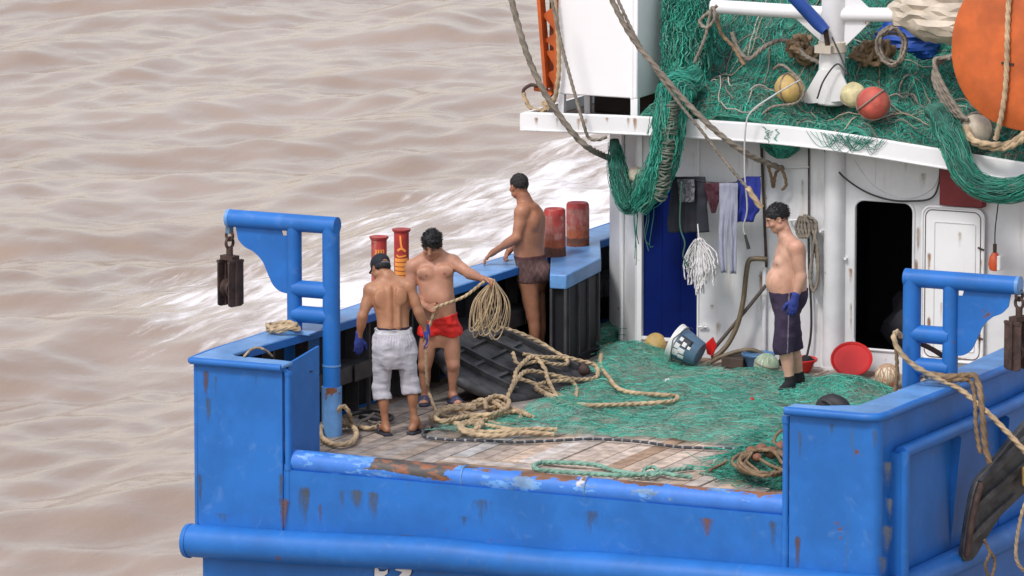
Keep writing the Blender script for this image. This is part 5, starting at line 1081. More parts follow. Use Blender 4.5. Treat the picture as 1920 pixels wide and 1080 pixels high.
RZ = lambda x: ZR(x)+.06
def roof_net():
    r = np.random.default_rng(33)
    def sm(a, b, x): t = np.clip((x-a)/(b-a), 0, 1); return t*t*(3-2*t)
    zr_ = lambda x: np.interp(x, xsamp, zsm)+.06
    mastc = M(1558, 190)
    def hgt(x, y):
        h = .13*sm(5.40, 5.52, y)+.20*sm(5.55, 6.2, y)+(.40+.10*sm(3.4, 1.6, x))*sm(6.15, 6.8, y)+.45*sm(6.8, 7.8, y)
        e = sm(.45, .75, x)*sm(5.7, 5.2, x); n = fbm(np.stack([x*1.7, y*1.7, 0*x+4], -1), 3)
        h = h*(1+.22*n)+.07*np.clip(fbm(np.stack([x*4.5, y*4.5, 0*x+1], -1), 3), -.6, 1)
        h = h-.16*np.exp(-(((x-mastc[0]-.02)/.24)**2+((y-mastc[1]+.15)/.30)**2)) + .17*np.exp(-(((x-1.35)/.6)**2+((y-5.75)/.25)**2))
        return zr_(x)-.02+np.maximum(h, .0)*e
    X, Yg = np.meshgrid(np.arange(.5, 5.6, .035), np.arange(5.45, 8.6, .035), indexing='ij')
    t = thing('fishing_net', (2.6, 6.6, ZR(2.6)+.06), 'great heap of dark green netting and twine piled on the wheelhouse roof', 'net')
    mb = MB(); mb.grid(np.stack([X, Yg, hgt(X, Yg)], -1)); make('net_bulk', mb, NETC, t, smooth=180)
    def cov(n, ln, rad, pal, turn, y1=8.0, lift=.03, N=16, sides=3):
        p = np.c_[.6+4.9*r.random(n), 5.45+(y1-5.45)*r.random(n)**1.3, np.zeros(n)]; P_ = walk(p, ln[0]+ln[1]*r.random(n), N, r, turn, dirn=flow(p, 1.1, 6, r, .5)); P_[..., 1] = np.maximum(P_[..., 1], 5.40); P_[..., 0] = np.clip(P_[..., 0], .52, 5.6)
        P_[..., 2] = hgt(P_[..., 0], np.maximum(P_[..., 1], 5.47))+.004+lift*r.random((n, 1))*(.4+np.sin(np.linspace(0, pi*2.2, N))[None]**2)
        return P_, rad*(.7+.6*r.random(n)), pick(pal, n, r)
    mb = MB()
    for a in ((5000, (.25, .6), .0030, PAL*1.2, .20), (2300, (.2, .5), .0028, PALG, .25)): P_, rr, cc = cov(*a); mb.strands(P_, rr, 3, cc)
    P_, rr, cc = cov(70, (.5, 1.1), .0065, np.array([(.34, .28, .20), (.22, .20, .16), (.40, .36, .30)]), .32, 7.2, .06, 26); mb.strands(P_, rr, 5, cc)
    make('net_twine', mb, NETV, t, smooth=180)
    # loose loops spilling over the white lip
    mb = MB(); Ls = []
    for k in range(34):
        x0 = float(PY(1540+105*r.random(), 250, YE)[0]); w = .05+.13*r.random(); d = .04+.13*r.random(); a = np.linspace(0, pi, 18); Ls.append(np.stack([x0+w*(a/pi-.5)*2, 0*a+YE-.012-.01*r.random(), zr_(x0)+.11-d*np.sin(a)], 1))
    mb.strands(np.array(Ls), .0026, 3, pick(PAL[:4], len(Ls), r)); make('spilled_mesh', mb, NETV, t, smooth=180)
    return hgt
RH = roof_net()
def on_roof(px, py, y): p = PY(px, py, y); return p

def bundle(name, pts, rad, n, pal, label, cat='net', core=NETC, tw=.0035, seed=1, strap=None, fray=.0):
    """a slung bunch of netting: a lumpy bulk with many twines running along it"""
    r = np.random.default_rng(seed); L = spline(pts, .035); k = len(L); u = np.linspace(0, 1, k); R_ = np.interp(u, np.linspace(0, 1, len(rad)), rad)
    t = thing(name, L[len(L)//2]*0+np.array([L[:, 0].mean(), L[:, 1].mean(), L[:, 2].min()]), label, cat)
    mb = MB(); sd = 20; mb.path(L, R_*.84, sd); V = mb.V[0]; T = np.repeat(L, sd, 0); body = V[:k*sd]; dirs = body-T; body += dirs*(.42*fbm(body*9+seed, 3))[:, None]; make('net_bulk', mb, core, t, smooth=180)
    T = np.gradient(L, axis=0); T /= np.linalg.norm(T, axis=1)[:, None]; a = np.array([.2, .9, .3]); X = np.cross(T, a); X /= np.linalg.norm(X, axis=1)[:, None]; Yv = np.cross(T, X)
    N = 26; S = []
    for q in range(n):
        a0 = r.random()*.75; ln = .2+.35*r.random(); uu = np.clip(np.linspace(a0, a0+ln, N), 0, 1)*(k-1); i = np.minimum(uu.astype(int), k-2); fr = (uu-i)[:, None]; ph = r.random()*6.28+np.cumsum(r.normal(0, .055, N)); rr = np.interp(uu, np.arange(k), R_)*(.86+.22*r.random()+fray*r.random()*np.linspace(0, 1, N))
        rr = rr*(1+.18*np.sin(np.linspace(0, 9*r.random(), N)+6*r.random()))
        c = L[i]*(1-fr)+L[i+1]*fr; S.append(c+(np.cos(ph)*rr)[:, None]*X[i]+(np.sin(ph)*rr)[:, None]*Yv[i])
    mb = MB(); mb.strands(np.array(S), tw, 3, pick(pal, n, r)*1.25); make('net_twine', mb, NETV, t, smooth=180)
    return t, L
yf = 5.22
t_, L_ = bundle('net_hank', [PY(1310, 140, 5.62), PY(1275, 165, 5.42), PY(1258, 205, yf), PY(1252, 255, yf), PY(1240, 310, yf), PY(1222, 352, yf), PY(1196, 388, yf)], [.10, .15, .125, .12, .115, .12, .07], 420, PAL, 'green net hank draped over the white roof edge above the blue door', seed=4, tw=.004, fray=.4)
def ladder_strap():
    r = np.random.default_rng(9); mb = MB(); L = spline([PY(1266, 190, yf-.10), PY(1258, 235, yf-.12), PY(1250, 300, yf-.11), PY(1243, 350, yf-.10), PY(1238, 372, yf-.09)], .012); n = len(L)
    for q in range(0, n, 2): jz = .012*r.normal(); mb.path(spline([L[q]-RV*(.05+.01*r.normal())+ZV*jz, L[q]-DH*(.03+.02*r.random())+ZV*.012*r.normal(), L[q]+RV*(.05+.012*r.normal())-ZV*jz], .02), .010, 6, col=np.array((.13, .15, .115))*(.6+.7*r.random()))
    mb.path(L-RV*.045, .008, 6, col=(.05, .12, .08)); mb.path(L+RV*.045, .008, 6, col=(.05, .12, .08)); make('net_strap', mb, NETV, t_, smooth=180)
    mb = MB()
    for k in range(7):
        x = 1188+46*r.random(); y = 372+18*r.random(); mb.path(spline([PY(x, y, yf), PY(x-4+8*r.random(), y+25, yf), PY(x-6+12*r.random(), y+45+40*r.random(), yf), PY(x-3+9*r.random(), y+70+40*r.random(), yf)], .02), .004, 5, col=PAL[k % 5]*.5)
    mb.path(spline([PY(1278, 340, yf), PY(1275, 420, yf), PY(1284, 455, yf), PY(1281, 480, yf), PY(1290, 500, yf)], .02), .008, 6, col=(.04, .12, .08)); make('loose_twine', mb, NETV, t_, smooth=180)
ladder_strap()
bundle('net_hank', [PY(1152, 262, 5.75), PY(1156, 300, 5.68), PY(1163, 342, 5.62), PY(1180, 384, 5.6), PY(1196, 366, 5.6), PY(1206, 330, 5.62)], [.05, .075, .085, .085, .08, .06], 230, PAL[[1, 3, 1, 4]], 'dark green net loop hanging under the roof corner at the deckhouse edge', seed=6, core=NETD)
bundle('net_hank', [PY(1752, 205, 5.45), PY(1772, 240, 5.34), PY(1786, 272, 5.2), PY(1802, 312, 5.12), PY(1832, 345, 5.1), PY(1880, 358, 5.1), PY(1935, 345, 5.1), PY(2000, 300, 5.1)], [.11, .115, .11, .105, .10, .095, .095, .1], 330, PAL[[0, 1, 3, 4]], 'green net hank sagging from the roof edge beneath the orange board', seed=8, core=NETD)
bundle('net_hank', [PY(1465, 238, 5.62), PY(1466, 262, 5.60), PY(1466, 285, 5.60), PY(1466, 296, 5.60)], [.22, .205, .14, .05], 260, PAL[[1, 3, 1, 0]], 'round dark green net bunch slung below the roof over the pipes', seed=10)
bundle('net_hank', [PY(1290, -60, 6.2), PY(1290, 0, 6.15), PY(1288, 60, 6.1), PY(1287, 155, 6.0)], [.20, .19, .185, .17], 620, PAL, 'tall curtain of green netting hanging beside the white tank', seed=12, tw=.0045, fray=.25)
def small_wraps():
    t = thing('net_hank', PZ(1118, 660), 'short dark green net roll on the deck beside the doorpost', 'net'); r = np.random.default_rng(3)
    mb = MB(); L = spline([PZ(1100, 652, .06), PZ(1122, 640, .08), PZ(1150, 622, .08)], .03); mb.path(L, np.linspace(.09, .11, len(L)), 16); V = mb.V[0]; V += (.03*fbm(V*10, 3))[:, None]*A3(.4, .4, 1); make('net_bulk', mb, NETD, t, smooth=180)
    st = L[r.integers(0, len(L), 160)]+r.normal(0, .06, (160, 3))*A3(1, 1, .6)+A3(0, 0, .04); P_ = walk(st, .12+.2*r.random(160), 10, r, .4); P_[..., 2] = np.maximum(P_[..., 2], .01); mb = MB(); mb.strands(P_, .0035, 3, pick(PAL[[1, 3, 4]], 160, r)); make('net_twine', mb, NETV, t, smooth=180)
small_wraps()

# ================================================================== TRAWL DOORS, TANK, ROOF GEAR
def trawl_door():
    a, b, c = PZ(971, 742, .04), PZ(1105, 700, .07), PZ(868, 622, .52); n = nrm(np.cross(b-a, c-a)); n = n if n[2] > 0 else -n; pl = (a, n); Q = lambda x, y, o=0: PP(x, y, pl, o)
    out = [(818, 662), (838, 640), (866, 621), (900, 609), (940, 611), (975, 622), (1010, 640), (1050, 662), (1085, 680), (1108, 694), (1114, 706), (1104, 717), (1070, 726), (1020, 738), (971, 745), (920, 733), (872, 716), (838, 692)]
    t = thing('trawl_door', A3(*(Q(960, 690)[:2]), 0), 'black ribbed steel trawl board lying tilted on the deck under tan ropes', 'trawl door')
    mb = MB(); cs = spline([Q(*p) for p in out]+[Q(*out[0])], .04)[:-1]; mb.prism(cs, -n, .045); plate = make('plate', mb, IRON, t, bevel=.006)
    ribs = [[(862, 655), (930, 690), (1000, 720)], [(845, 672), (905, 705), (968, 736)], [(893, 632), (960, 662), (1040, 700)], [(925, 618), (985, 645), (1080, 692)]]
    for q in ribs:
        L = spline([Q(*p, .028) for p in q], .04); mb = MB()
        for i in range(len(L)-1): mb.bar(L[i], L[i+1], .035, .05, n)
        make('rib', mb, IRON, t)
    for q in ([(850, 668), (940, 625)], [(885, 690), (975, 645)], [(925, 712), (1015, 672)]):
        mb = MB(); mb.bar(Q(*q[0], .012), Q(*q[1], .012), .03, .03, n); make('crossbar', mb, IRON, t)
    mb = MB(); L = spline([Q(820, 664, -.02), Q(872, 716, -.02), Q(971, 745, -.02), Q(1070, 727, -.01), Q(1112, 708, 0)], .04)
    mb.path(L, .05, 12); make('shoe', mb, IRON, t)
    mb = MB(); mb.ball(Q(1092, 700, .04), .055, n=16); mb.tube(Q(1086, 690, .06), Q(1098, 706, .06), .02, 10); make('pad_eye', mb, RUST, t)
    mb = MB(); mb.tube(Q(905, 615, .02), Q(915, 608, .10), .018, 8); mb.tube(Q(915, 608, .10), Q(930, 612, .10), .018, 8); make('shackle', mb, IRON, t)
    for name, pts, r_, lab in (('rope', [(935, 622, .05), (970, 633, .05), (1008, 650, .05), (1045, 673, .05), (1080, 684, .05), (1110, 692, .05), (1117, 707, .04), (1106, 718, .05), (1065, 720, .06), (990, 707, .07), (965, 720, .07), (948, 750, .03)], .017, 'thick tan rope running down the black trawl board and round its nose'),
                           ('rope', [(948, 752, .03), (958, 725, .06), (963, 705, .08), (990, 684, .10), (1013, 705, .09), (1020, 728, .09), (1050, 752, .03), (1080, 760, .03)], .016, 'tan rope looped upright at the near edge of the black trawl board'),
                           ('rope', [(956, 671, .06), (967, 692, .06), (1005, 688, .07), (1030, 692, .06), (1057, 692, .06), (1050, 682, .07), (1010, 682, .08), (975, 675, .07)], .015, 'knotted short tan rope lying across the middle of the black trawl board'),
                           ('rope', [(960, 720, .07), (990, 728, .07), (1035, 746, .06), (1080, 760, .03), (1000, 735, .06), (1057, 724, .07), (1076, 735, .05), (1080, 742, .03)], .015, 'tan rope coming off the trawl board towards the green net')):
        mb = MB(); rope(mb, [Q(x, y, o) if o > .035 else PZ(x, y, o) for x, y, o in pts], r_); tag(make(name, mb, ROPE), lab, 'rope', 'ropes lying over the black trawl board')
trawl_door()
def hung_door():
    n = nrm(A3(.9, -.42, 0)); o = PX(1880, 880, 5.95); pl = (o, n)
    t = thing('trawl_door', o, 'dark steel trawl board hung on ropes outside the starboard bulwark', 'trawl door')
    poly = [(1945, 770), (1905, 815), (1862, 868), (1832, 905), (1818, 960), (1806, 1040), (1812, 1052), (1828, 1046), (1850, 1010), (1880, 965), (1945, 890)]
    mb = MB(); cs = spline([PP(*p, pl) for p in poly]+[PP(*poly[0], pl)], .05)[:-1]; mb.prism(cs, -n, .06); make('plate', mb, IRON, t, bevel=.01)
    for q in ([(1835, 905), (1930, 812)], [(1826, 950), (1930, 860)], [(1815, 1010), (1900, 930)]):
        mb = MB(); mb.bar(PP(*q[0], pl, .02), PP(*q[1], pl, .02), .05, .05, n); make('rib', mb, IRON, t)
    mb = MB(); mb.path(spline([PP(1838, 905, pl, .02), PP(1822, 960, pl, .02), PP(1810, 1042, pl, .02)], .04), .03, 10); make('shoe', mb, RUST, t)
    mb = MB(); mb.obox(PP(1912, 890, pl, .10), (RV, DH, ZV), (.05, .06, .08)); tag(make('wooden_block', mb, mat('yellow_wood', (.5, .32, .10), .6, var=.3), bevel=.02), 'worn yellow block wedged against the hung trawl board', 'block')
    mb = MB(); rope(mb, [PP(1913, 925, pl, .1), PP(1900, 960, pl, .1), PP(1890, 1015, pl, .1), PP(1892, 1050, pl, .1), PP(1912, 1070, pl, .1), PP(1950, 1072, pl, .1)], .013); tag(make('rope', mb, ROPE), 'thin tan rope dangling beside the trawl board at the starboard side', 'rope')
    mb = MB(); rope(mb, [PP(1838, 1010, pl, .05), PP(1846, 1035, pl, .06), PP(1838, 1058, pl, .06), PP(1848, 1082, pl, .06), PP(1856, 1050, pl, .06), PP(1846, 1030, pl, .06)], .011); tag(make('rope', mb, ROPEB), 'small brown rope loop at the foot of the hung trawl board', 'rope')
hung_door()

def tank():
    y = 5.62; a, b = PY(1046, 181, y), PY(1195, 181, y); z0 = (a[2]+b[2])/2; dpt = .66; zt = z0+1.25; zb = ZR(.1)+.06
    t = thing('water_tank', ((a[0]+b[0])/2, y+dpt/2, zb), 'tall white steel tank on short legs at the roof corner', 'tank')
    mb = MB(); mb.box((a[0], y, z0), (b[0], y+dpt, zt)); make('tank_body', mb, WHITEC, t, bevel=.012)
    for x in (a[0]+.03, b[0]-.035):
        for yy in (y+.03, y+dpt-.03):
            mb = MB(); w = .03 if x < b[0]-.1 else .036; mb.box((x-w, yy-.03, zb), (x+w, yy+.03, z0)); make('leg', mb, WHITEC, t, bevel=.004)
    mb = MB(); mb.box((b[0]-.07, y-.006, z0), (b[0]-.045, y, zt)); make('corner_trim', mb, WHITEC, t)
    mb = MB(); mb.box((a[0]+.05, y+dpt+.05, zb), (b[0]+.3, y+dpt+.35, z0+.1)); tag(make('storage_box', mb, mat('dark_box_paint', (.035, .018, .014), .7, var=.4), bevel=.01), 'dark brown box in the shade under the white tank', 'box')
tank()
def oval_board():
    y = 5.22; c = PY(1940, 88, y); n = nrm(A3(.0, -1, .12)); x = A3(1, 0, 0); u = np.cross(x, n); u = u if u[2] > 0 else -u
    t = thing('oval_board', c-u*.76, 'large oval orange steel board standing on the roof edge, roped', 'trawl door')
    th = np.linspace(0, 2*pi, 73)[:-1]; rings = []
    for rr, dz in ((0.001, .06), (.4, .05), (.75, .03), (.97, .004), (1.0, -.012), (1.0, -.045), (.97, -.055), (.5, -.02), (.001, -.01)):
        rings.append([c+x*(.80*rr*np.sign(cos(a))*abs(cos(a))**.92)+u*(.76*rr*np.sign(sin(a))*abs(sin(a))**.95)+n*dz for a in np.r_[th, th[:1]]])
    mb = MB(); mb.grid(np.array(rings)); make('plate', mb, ORANGE, t, smooth=40)
    q = lambda px, py, o=0: PP(px, py, (c, n), o)
    mb = MB(); mb.bar(q(1882, 118, .055), q(1905, 121, .055), .02, .02, n); mb.tube(q(1893, 112, .04), q(1893, 126, .07), .012, 8); make('rope_cleat', mb, RUST, t)
    mb = MB(); rope(mb, [q(1898, -20, .07), q(1895, 40, .075), q(1894, 115, .085), q(1890, 170, .07), q(1880, 225, .055), q(1868, 262, .02)], .020); tag(make('rope', mb, ROPE), 'thick pale rope hanging down across the orange oval board', 'rope')
oval_board()
def ladder_arm():
    y = 5.75; q = lambda px, py, d=0: PY(px, py, y)+A3(0, d, 0)
    t = thing('lattice_arm', q(1035, 175), 'orange steel lattice arm standing left of the white tank', 'davit')
    for a, b in (((1011, -40), (1027, 165)), ((1046, -40), (1046, 175))):
        mb = MB(); mb.bar(q(*a), q(*b), .035, .12, A3(0, 1, 0)); make('rail', mb, ORANGE, t, bevel=.004)
    for k, (a, b, c) in enumerate((((1014, -10), (1044, -35), (1044, 5)), ((1016, 28), (1044, 8), (1044, 62)), ((1019, 75), (1044, 60), (1044, 92)), ((1022, 95), (1044, 95), (1044, 132)), ((1025, 138), (1044, 128), (1044, 168)))):
        mb = MB(); mb.prism([q(*a), q(*b), q(*c)], (0, 1, 0), .012); make('web_plate', mb, ORANGE, t)
    mb = MB(); mb.box(q(1022, 20)+A3(0, .10, -.8), q(1044, 20)+A3(0, .12, .4)); make('back_plate', mb, mat('orange_paint_dark_rust', (.30, .075, .02), .6, var=.4), t)
    mb = MB(); mb.path(spline([q(1034, 180), q(1020, 168), q(1003, 165)], .03), [.05, .045, .03, .03, .03, .03, .03][:len(spline([q(1034, 180), q(1020, 168), q(1003, 165)], .03))] if False else .03, 10); make('hook_arm', mb, ORANGE, t)
    mb = MB(); mb.path(spline([q(1012, 160, -.05), q(1000, 158, -.05), q(987, 166, -.05), q(985, 176, -.05)], .02), .017, 8); make('hook', mb, RUST, t)
    mb = MB(); rope(mb, [q(986, 172, -.06), q(992, 190, -.06), q(1003, 203, -.06), q(1022, 206, -.06), q(1034, 200, -.06), q(1024, 190, -.06), q(1030, 205, -.07)], .017); tag(make('rope', mb, ROPE), 'short knotted rope hooked on the foot of the orange lattice arm', 'rope')
ladder_arm()
# floats
def flt(px, py, rpx, y, m, label, z=None, sq=(1, 1, 1), net=False, group=None, strap=None, seed=1):
    c = PY(px, py, y) if z is None else PZ(px, py, z); s_ = ((c-CAM)@DV)/FOC; r_ = rpx*s_
    t = thing('net_float', c-ZV*r_, label, 'float', group); mb = MB(); mb.ball(c, r_, sq, 32, lump=.03, seed=seed); make('shell', mb, m, t, smooth=180)
    r = np.random.default_rng(seed+50)
    if strap is not None:
        mb = MB()
        for k in range(strap):
            ax = nrm(r.normal(size=3)); a = nrm(np.cross(ax, (.3, .2, .9))); b = np.cross(ax, a); th = np.linspace(0, 2*pi, 40); mb.path(c+(r_*1.02)*np.asarray(sq)*(np.cos(th)[:, None]*a+np.sin(th)[:, None]*b)+ax*r_*.15*r.normal(), .0075, 6)
        make('lashing', mb, ROPEG, t, smooth=180)
    if net:
        mb = MB(); S = []
        for k in range(26):
            ax = nrm(A3(cos(k/26*pi), sin(k/26*pi), .25*r.normal())); a = nrm(np.cross(ax, (.1, .2, .9))); b = np.cross(ax, a); th = np.linspace(0, 2*pi, 36); S.append(c+(r_*1.015)*(np.cos(th)[:, None]*a+np.sin(th)[:, None]*b))
        mb.strands(np.array(S), .0035, 4, np.tile(np.array(net), (26, 1))); make('float_netting', mb, NETV, t, smooth=180)
    return t
flt(1480, 165, 28, 5.75, FYEL, 'yellow float half wrapped in net on the wheelhouse roof', strap=2, seed=2)
flt(1600, 178, 24, 5.85, FPALE, 'pale yellow float beside the red one at the mast foot', strap=1, seed=3)
flt(1637, 194, 31, 5.62, FRED, 'coral red float in the roof net right of the mast', strap=2, seed=4)
flt(1832, 240, 30, 5.50, FWHT, 'cream float under the lower edge of the orange board', strap=1, seed=5)
flt(1191, 328, 16, 5.72, FWHT, 'small cream float caught in the hanging green net', seed=6)
flt(1229, 645, 21, 0, FYEL, 'dull yellow float on the deck behind the blue bucket', z=.10, seed=7)
flt(1437, 686, 23, 0, FGRN, 'pale green float in netting before the blue basin', z=.13, net=(.35, .46, .33), strap=1, seed=8)
flt(1664, 705, 23, 0, FORG, 'cream and orange blotched float behind the starboard gallows', z=.11, net=(.5, .32, .2), seed=9)
for k, (x, y) in enumerate(((1726, 707), (1737, 706))): flt(x, y, 5, 1.02, FWHT, 'small white ball tied at the foot of the starboard gallows', group='small white balls on the gallows foot', seed=20+k)

# tarpaulins
def tarp(name, px, py, y, hx, hy, hz, m, label, seed):
    c = PY(px, py, y); mb = MB(); r = np.random.default_rng(seed); N, M_ = 22, 34; th = np.linspace(0, pi, N+1); ph = np.arange(M_)/M_*2*pi
    D_ = np.stack([np.sin(th)[:, None]*np.cos(ph), np.sin(th)[:, None]*np.sin(ph), np.repeat(np.cos(th)[:, None], M_, 1)], -1)
    n = 1+.14*fbm(D_*1.3+seed, 2)+.085*r.normal(size=D_.shape[:2]).clip(-1.5, 1.5); n[0] = n[0].mean(); n[-1] = n[-1].mean(); n = (n+.5*np.roll(n, 1, 1)+.5*np.roll(n, -1, 1))/2
    V = c+D_*A3(hx, hy, hz)*n[..., None]; F = []
    for a in range(N):
        for b in range(M_):
            q = [a*M_+b, (a+1)*M_+b, (a+1)*M_+(b+1) % M_, a*M_+(b+1) % M_]
            F += [(q[0], q[1], q[2]), (q[0], q[2], q[3])] if r.random() < .5 else [(q[0], q[1], q[3]), (q[1], q[2], q[3])]
    mb.add(V.reshape(-1, 3), F)
    tag(make(name, mb, m, smooth=22), label, 'tarpaulin')
tarp('tarpaulin', 1775, 22, 6.15, .54, .35, .30, TARP, 'crumpled beige tarpaulin bundle lashed behind the orange board', 3)
tarp('tarpaulin', 1700, 75, 7.0, .32, .3, .22, BTARP, 'blue tarpaulin bundle behind the mast crossbar', 8)

# ================================================================== ROPES
def R(name, pts, r_, m, label, cat='rope', group=None, lobes=3):
    mb = MB(); rope(mb, pts, r_, lobes=lobes); return tag(make(name, mb, m, smooth=180), label, cat, group)
C8 = lambda pp, z=.03: [PZ(780+x/2.667, 600+y/2.667, z+(k % 3)*.012) for k, (x, y) in enumerate(pp)]
def coil():
    mb = MB()
    for z, pp in ((.025, [(590, 490), (540, 465), (470, 440), (400, 405), (360, 410), (358, 436), (420, 440), (500, 450), (525, 470), (510, 500), (430, 522), (300, 497), (215, 490), (228, 455), (300, 425), (400, 425), (440, 455)]),
                  (.05, [(260, 425), (160, 435), (85, 470), (85, 500), (190, 518), (320, 505), (450, 462), (520, 462), (570, 482)]),
                  (.075, [(320, 500), (300, 545), (330, 515), (280, 505), (225, 520), (222, 548), (290, 572), (420, 578), (540, 562), (690, 572)]),
                  (.06, [(705, 548), (600, 545), (480, 548), (350, 528), (250, 522), (235, 545), (330, 560), (470, 555), (560, 545)]),
                  (.05, [(180, 440), (260, 470), (370, 480), (430, 455), (400, 420), (330, 400), (270, 425), (220, 470), (290, 490), (400, 485)]),
                  (.09, [(350, 440), (345, 405), (400, 380), (460, 400), (450, 440), (380, 470), (260, 480), (140, 505), (95, 485), (150, 450), (300, 440)])):
        rope(mb, C8(pp, z), .0175)
    tag(make('rope_coil', mb, ROPE, smooth=180), 'big untidy pile of thick tan rope in front of the slippers', 'rope')
coil()
R('rope', C8([(965, 120), (935, 150), (922, 200), (930, 245), (965, 290), (1000, 335), (1060, 360), (1150, 370), (1240, 375), (1300, 380), (1298, 402), (1220, 412), (1100, 420), (960, 425), (850, 425), (720, 405), (600, 345)], .06), .017, ROPE, 'long tan rope bent in a wide loop over the green net')
R('rope', C8([(1385, 738), (1250, 755), (1130, 772), (1000, 755), (900, 725), (760, 714), (640, 712), (592, 726), (605, 748), (700, 757), (850, 768), (1000, 776), (1110, 775), (1200, 762), (1290, 775), (1380, 785)], .03), .016, ROPEGR, 'pale green rope doubled back on the planks by the stern')
R('rope', C8([(1150, 780), (1140, 750), (1180, 735), (1210, 755), (1180, 775), (1230, 765)], .045), .014, ROPEGR, 'pale green knot tied round the doubled green rope')
def snarl():
    r = np.random.default_rng(12); mb = MB(); pts = []
    for k in range(5):
        pp = []
        for q in range(9): a = q*1.3+k*2+.4*r.random(); pp.append(PZ(1425+(38+16*r.random())*cos(a)+4*k, 866+(20+9*r.random())*sin(a), .10+.09*r.random()))
        rope(mb, pp, .012)
    rope(mb, [PZ(1330, 882, .05), PZ(1370, 862, .08), PZ(1400, 850, .13), PZ(1450, 875, .14), PZ(1500, 890, .1)], .012); rope(mb, [PZ(1455, 850, .1), PZ(1452, 822, .16), PZ(1470, 805, .16), PZ(1482, 815, .12), PZ(1470, 840, .1)], .012)
    tag(make('rope_tangle', mb, ROPEB, smooth=180), 'tangle of brown rope on the net by the starboard stern corner', 'rope')
    for k, (x, y, q) in enumerate(((1408, 846, 11), (1428, 842, 12), (1446, 848, 13), (1464, 838, 12), (1470, 856, 13), (1420, 858, 9))):
        c = PZ(x, y, .15); mb = MB(); s_ = ((c-CAM)@DV)/FOC; mb.ball(c, q*s_, (1, 1, .9), 20, lump=.06, seed=k); o = make('sinker_ball', mb, CORK, smooth=180); tag(o, 'rusty brown ball threaded among the tangled brown rope', 'float', 'rusty balls in the rope tangle')
snarl()
R('rope_coil', [PZ(*p, z) for p, z in (((600, 808), .03), ((602, 797), .05), ((630, 793), .06), ((660, 800), .06), ((668, 815), .05), ((655, 830), .04), ((625, 833), .04), ((605, 822), .04), ((600, 806), .07), ((610, 798), .09), ((640, 797), .09))], .020, ROPE, 'thick tan rope ring round the foot of the port gallows')
R('rope', [PZ(645, 800, .04), PX(634, 770, -.14), PX(645, 762, -.12), PX(655, 775, -.1), PZ(662, 796, .04), PZ(690, 803, .03), PZ(712, 798, .03)], .017, ROPE, 'tan rope end standing in an arch by the port gallows foot')
R('rope', [PZ(668, 800, .04), PZ(676, 790, .06), PZ(690, 784, .06), PZ(700, 776, .05), PZ(712, 779, .05), PZ(722, 788, .04), PZ(706, 793, .04), PZ(690, 790, .05)], .012, ROPEG, 'thin grey rope scrap behind the young man\'s heel')
R('rope', [PZ(655, 778, .03), PZ(680, 772, .05), PZ(710, 774, .06), PZ(735, 783, .05), PZ(715, 790, .03), PZ(675, 782, .03)], .022, CABLE, 'black hose loop lying in the shade of the bulwark', 'hose', lobes=0)
def rail_coil():
    mb = MB(); r = np.random.default_rng(2); pp = []
    for q in range(26): a = q*1.15; pp.append(A3(-.60+(.11+.05*r.random())*cos(a), .68+(.06+.03*r.random())*sin(a), RAIL+.02+.085*r.random()))
    rope(mb, pp, .016); tag(make('rope_coil', mb, ROPE, smooth=180), 'small pale rope coil tied on the port rail below the gallows', 'rope')
rail_coil()
R('rope', [PZ(458, 668, RAIL+.012), PZ(470, 656, RAIL+.02), PZ(484, 652, RAIL+.03), PZ(498, 657, RAIL+.0), PZ(510, 668, RAIL-.1)], .009, ROPE, 'thin tan rope end over the port stern corner rail')
# rigging in front of the deckhouse
R('rope', [PY(948, -40, 5.0), PY(985, 92, 5.05), PY(1018, 168, 5.1), PY(1048, 215, 5.15), PY(1080, 256, 5.2), PY(1108, 280, 5.35), PY(1146, 298, 6.0)], .024, ROPEG, 'thick grey rope sagging from above to the deckhouse corner')
R('rope', [PY(1028, -30, 5.2), PY(1052, 80, 5.2), PY(1076, 170, 5.2), PY(1094, 232, 5.2), PY(1104, 258, 5.25), PY(1122, 262, 5.3), PY(1138, 256, 5.35)], .013, ROPEG, 'thin grey rope passing in front of the white tank')
R('rope', [PY(1036, -30, 5.55), PY(1046, 60, 5.55), PY(1048, 130, 5.55), PY(1042, 178, 5.55), PY(1036, 192, 5.55)], .018, ROPE, 'pale rope hanging along the orange lattice arm')
R('rope', [PY(1128, -40, 4.7), PY(1180, 62, 4.8), PY(1235, 132, 4.9), PY(1290, 195, 5.0), PY(1345, 248, 5.1), PY(1400, 288, 5.3), PY(1440, 306, 5.55), PY(1468, 316, 5.72)], .022, ROPEG, 'thick twisted rope slanting down to the hook on the wall')
R('rope', [PY(1438, 305, 5.6), PY(1446, 330, 5.66), PY(1450, 350, 5.7), PY(1455, 325, 5.68), PY(1466, 318, 5.68), PY(1474, 345, 5.7), PY(1466, 356, 5.7)], .012, ROPEB, 'frayed brown rope end tied at the wall hook', 'rope')
R('rope', [PY(1140, -40, 4.75), PY(1200, 85, 4.85), PY(1262, 178, 4.95), PY(1315, 245, 5.05), PY(1370, 316, 5.15), PY(1410, 362, 5.2), PY(1428, 386, 5.22)], .012, ROPEG, 'thin taut rope slanting past the hung laundry')
R('rope', [PY(1402, 352, 5.2), PY(1412, 368, 5.18), PY(1420, 380, 5.18), PY(1428, 390, 5.2)], .022, ROPE, 'tan rope splice at the end of the thin slanting rope')
R('cable', [PY(1500, 150, 5.5), PY(1452, 178, 5.35), PY(1410, 208, 5.26), PY(1398, 240, 5.24), PY(1396, 320, 5.24), PY(1401, 390, 5.24), PY(1394, 425, 5.24), PY(1398, 445, 5.24)], .008, mat('pale_cable', (.5, .5, .48), .5), 'thin white cable dangling from the roof before the laundry', 'cable', lobes=0)
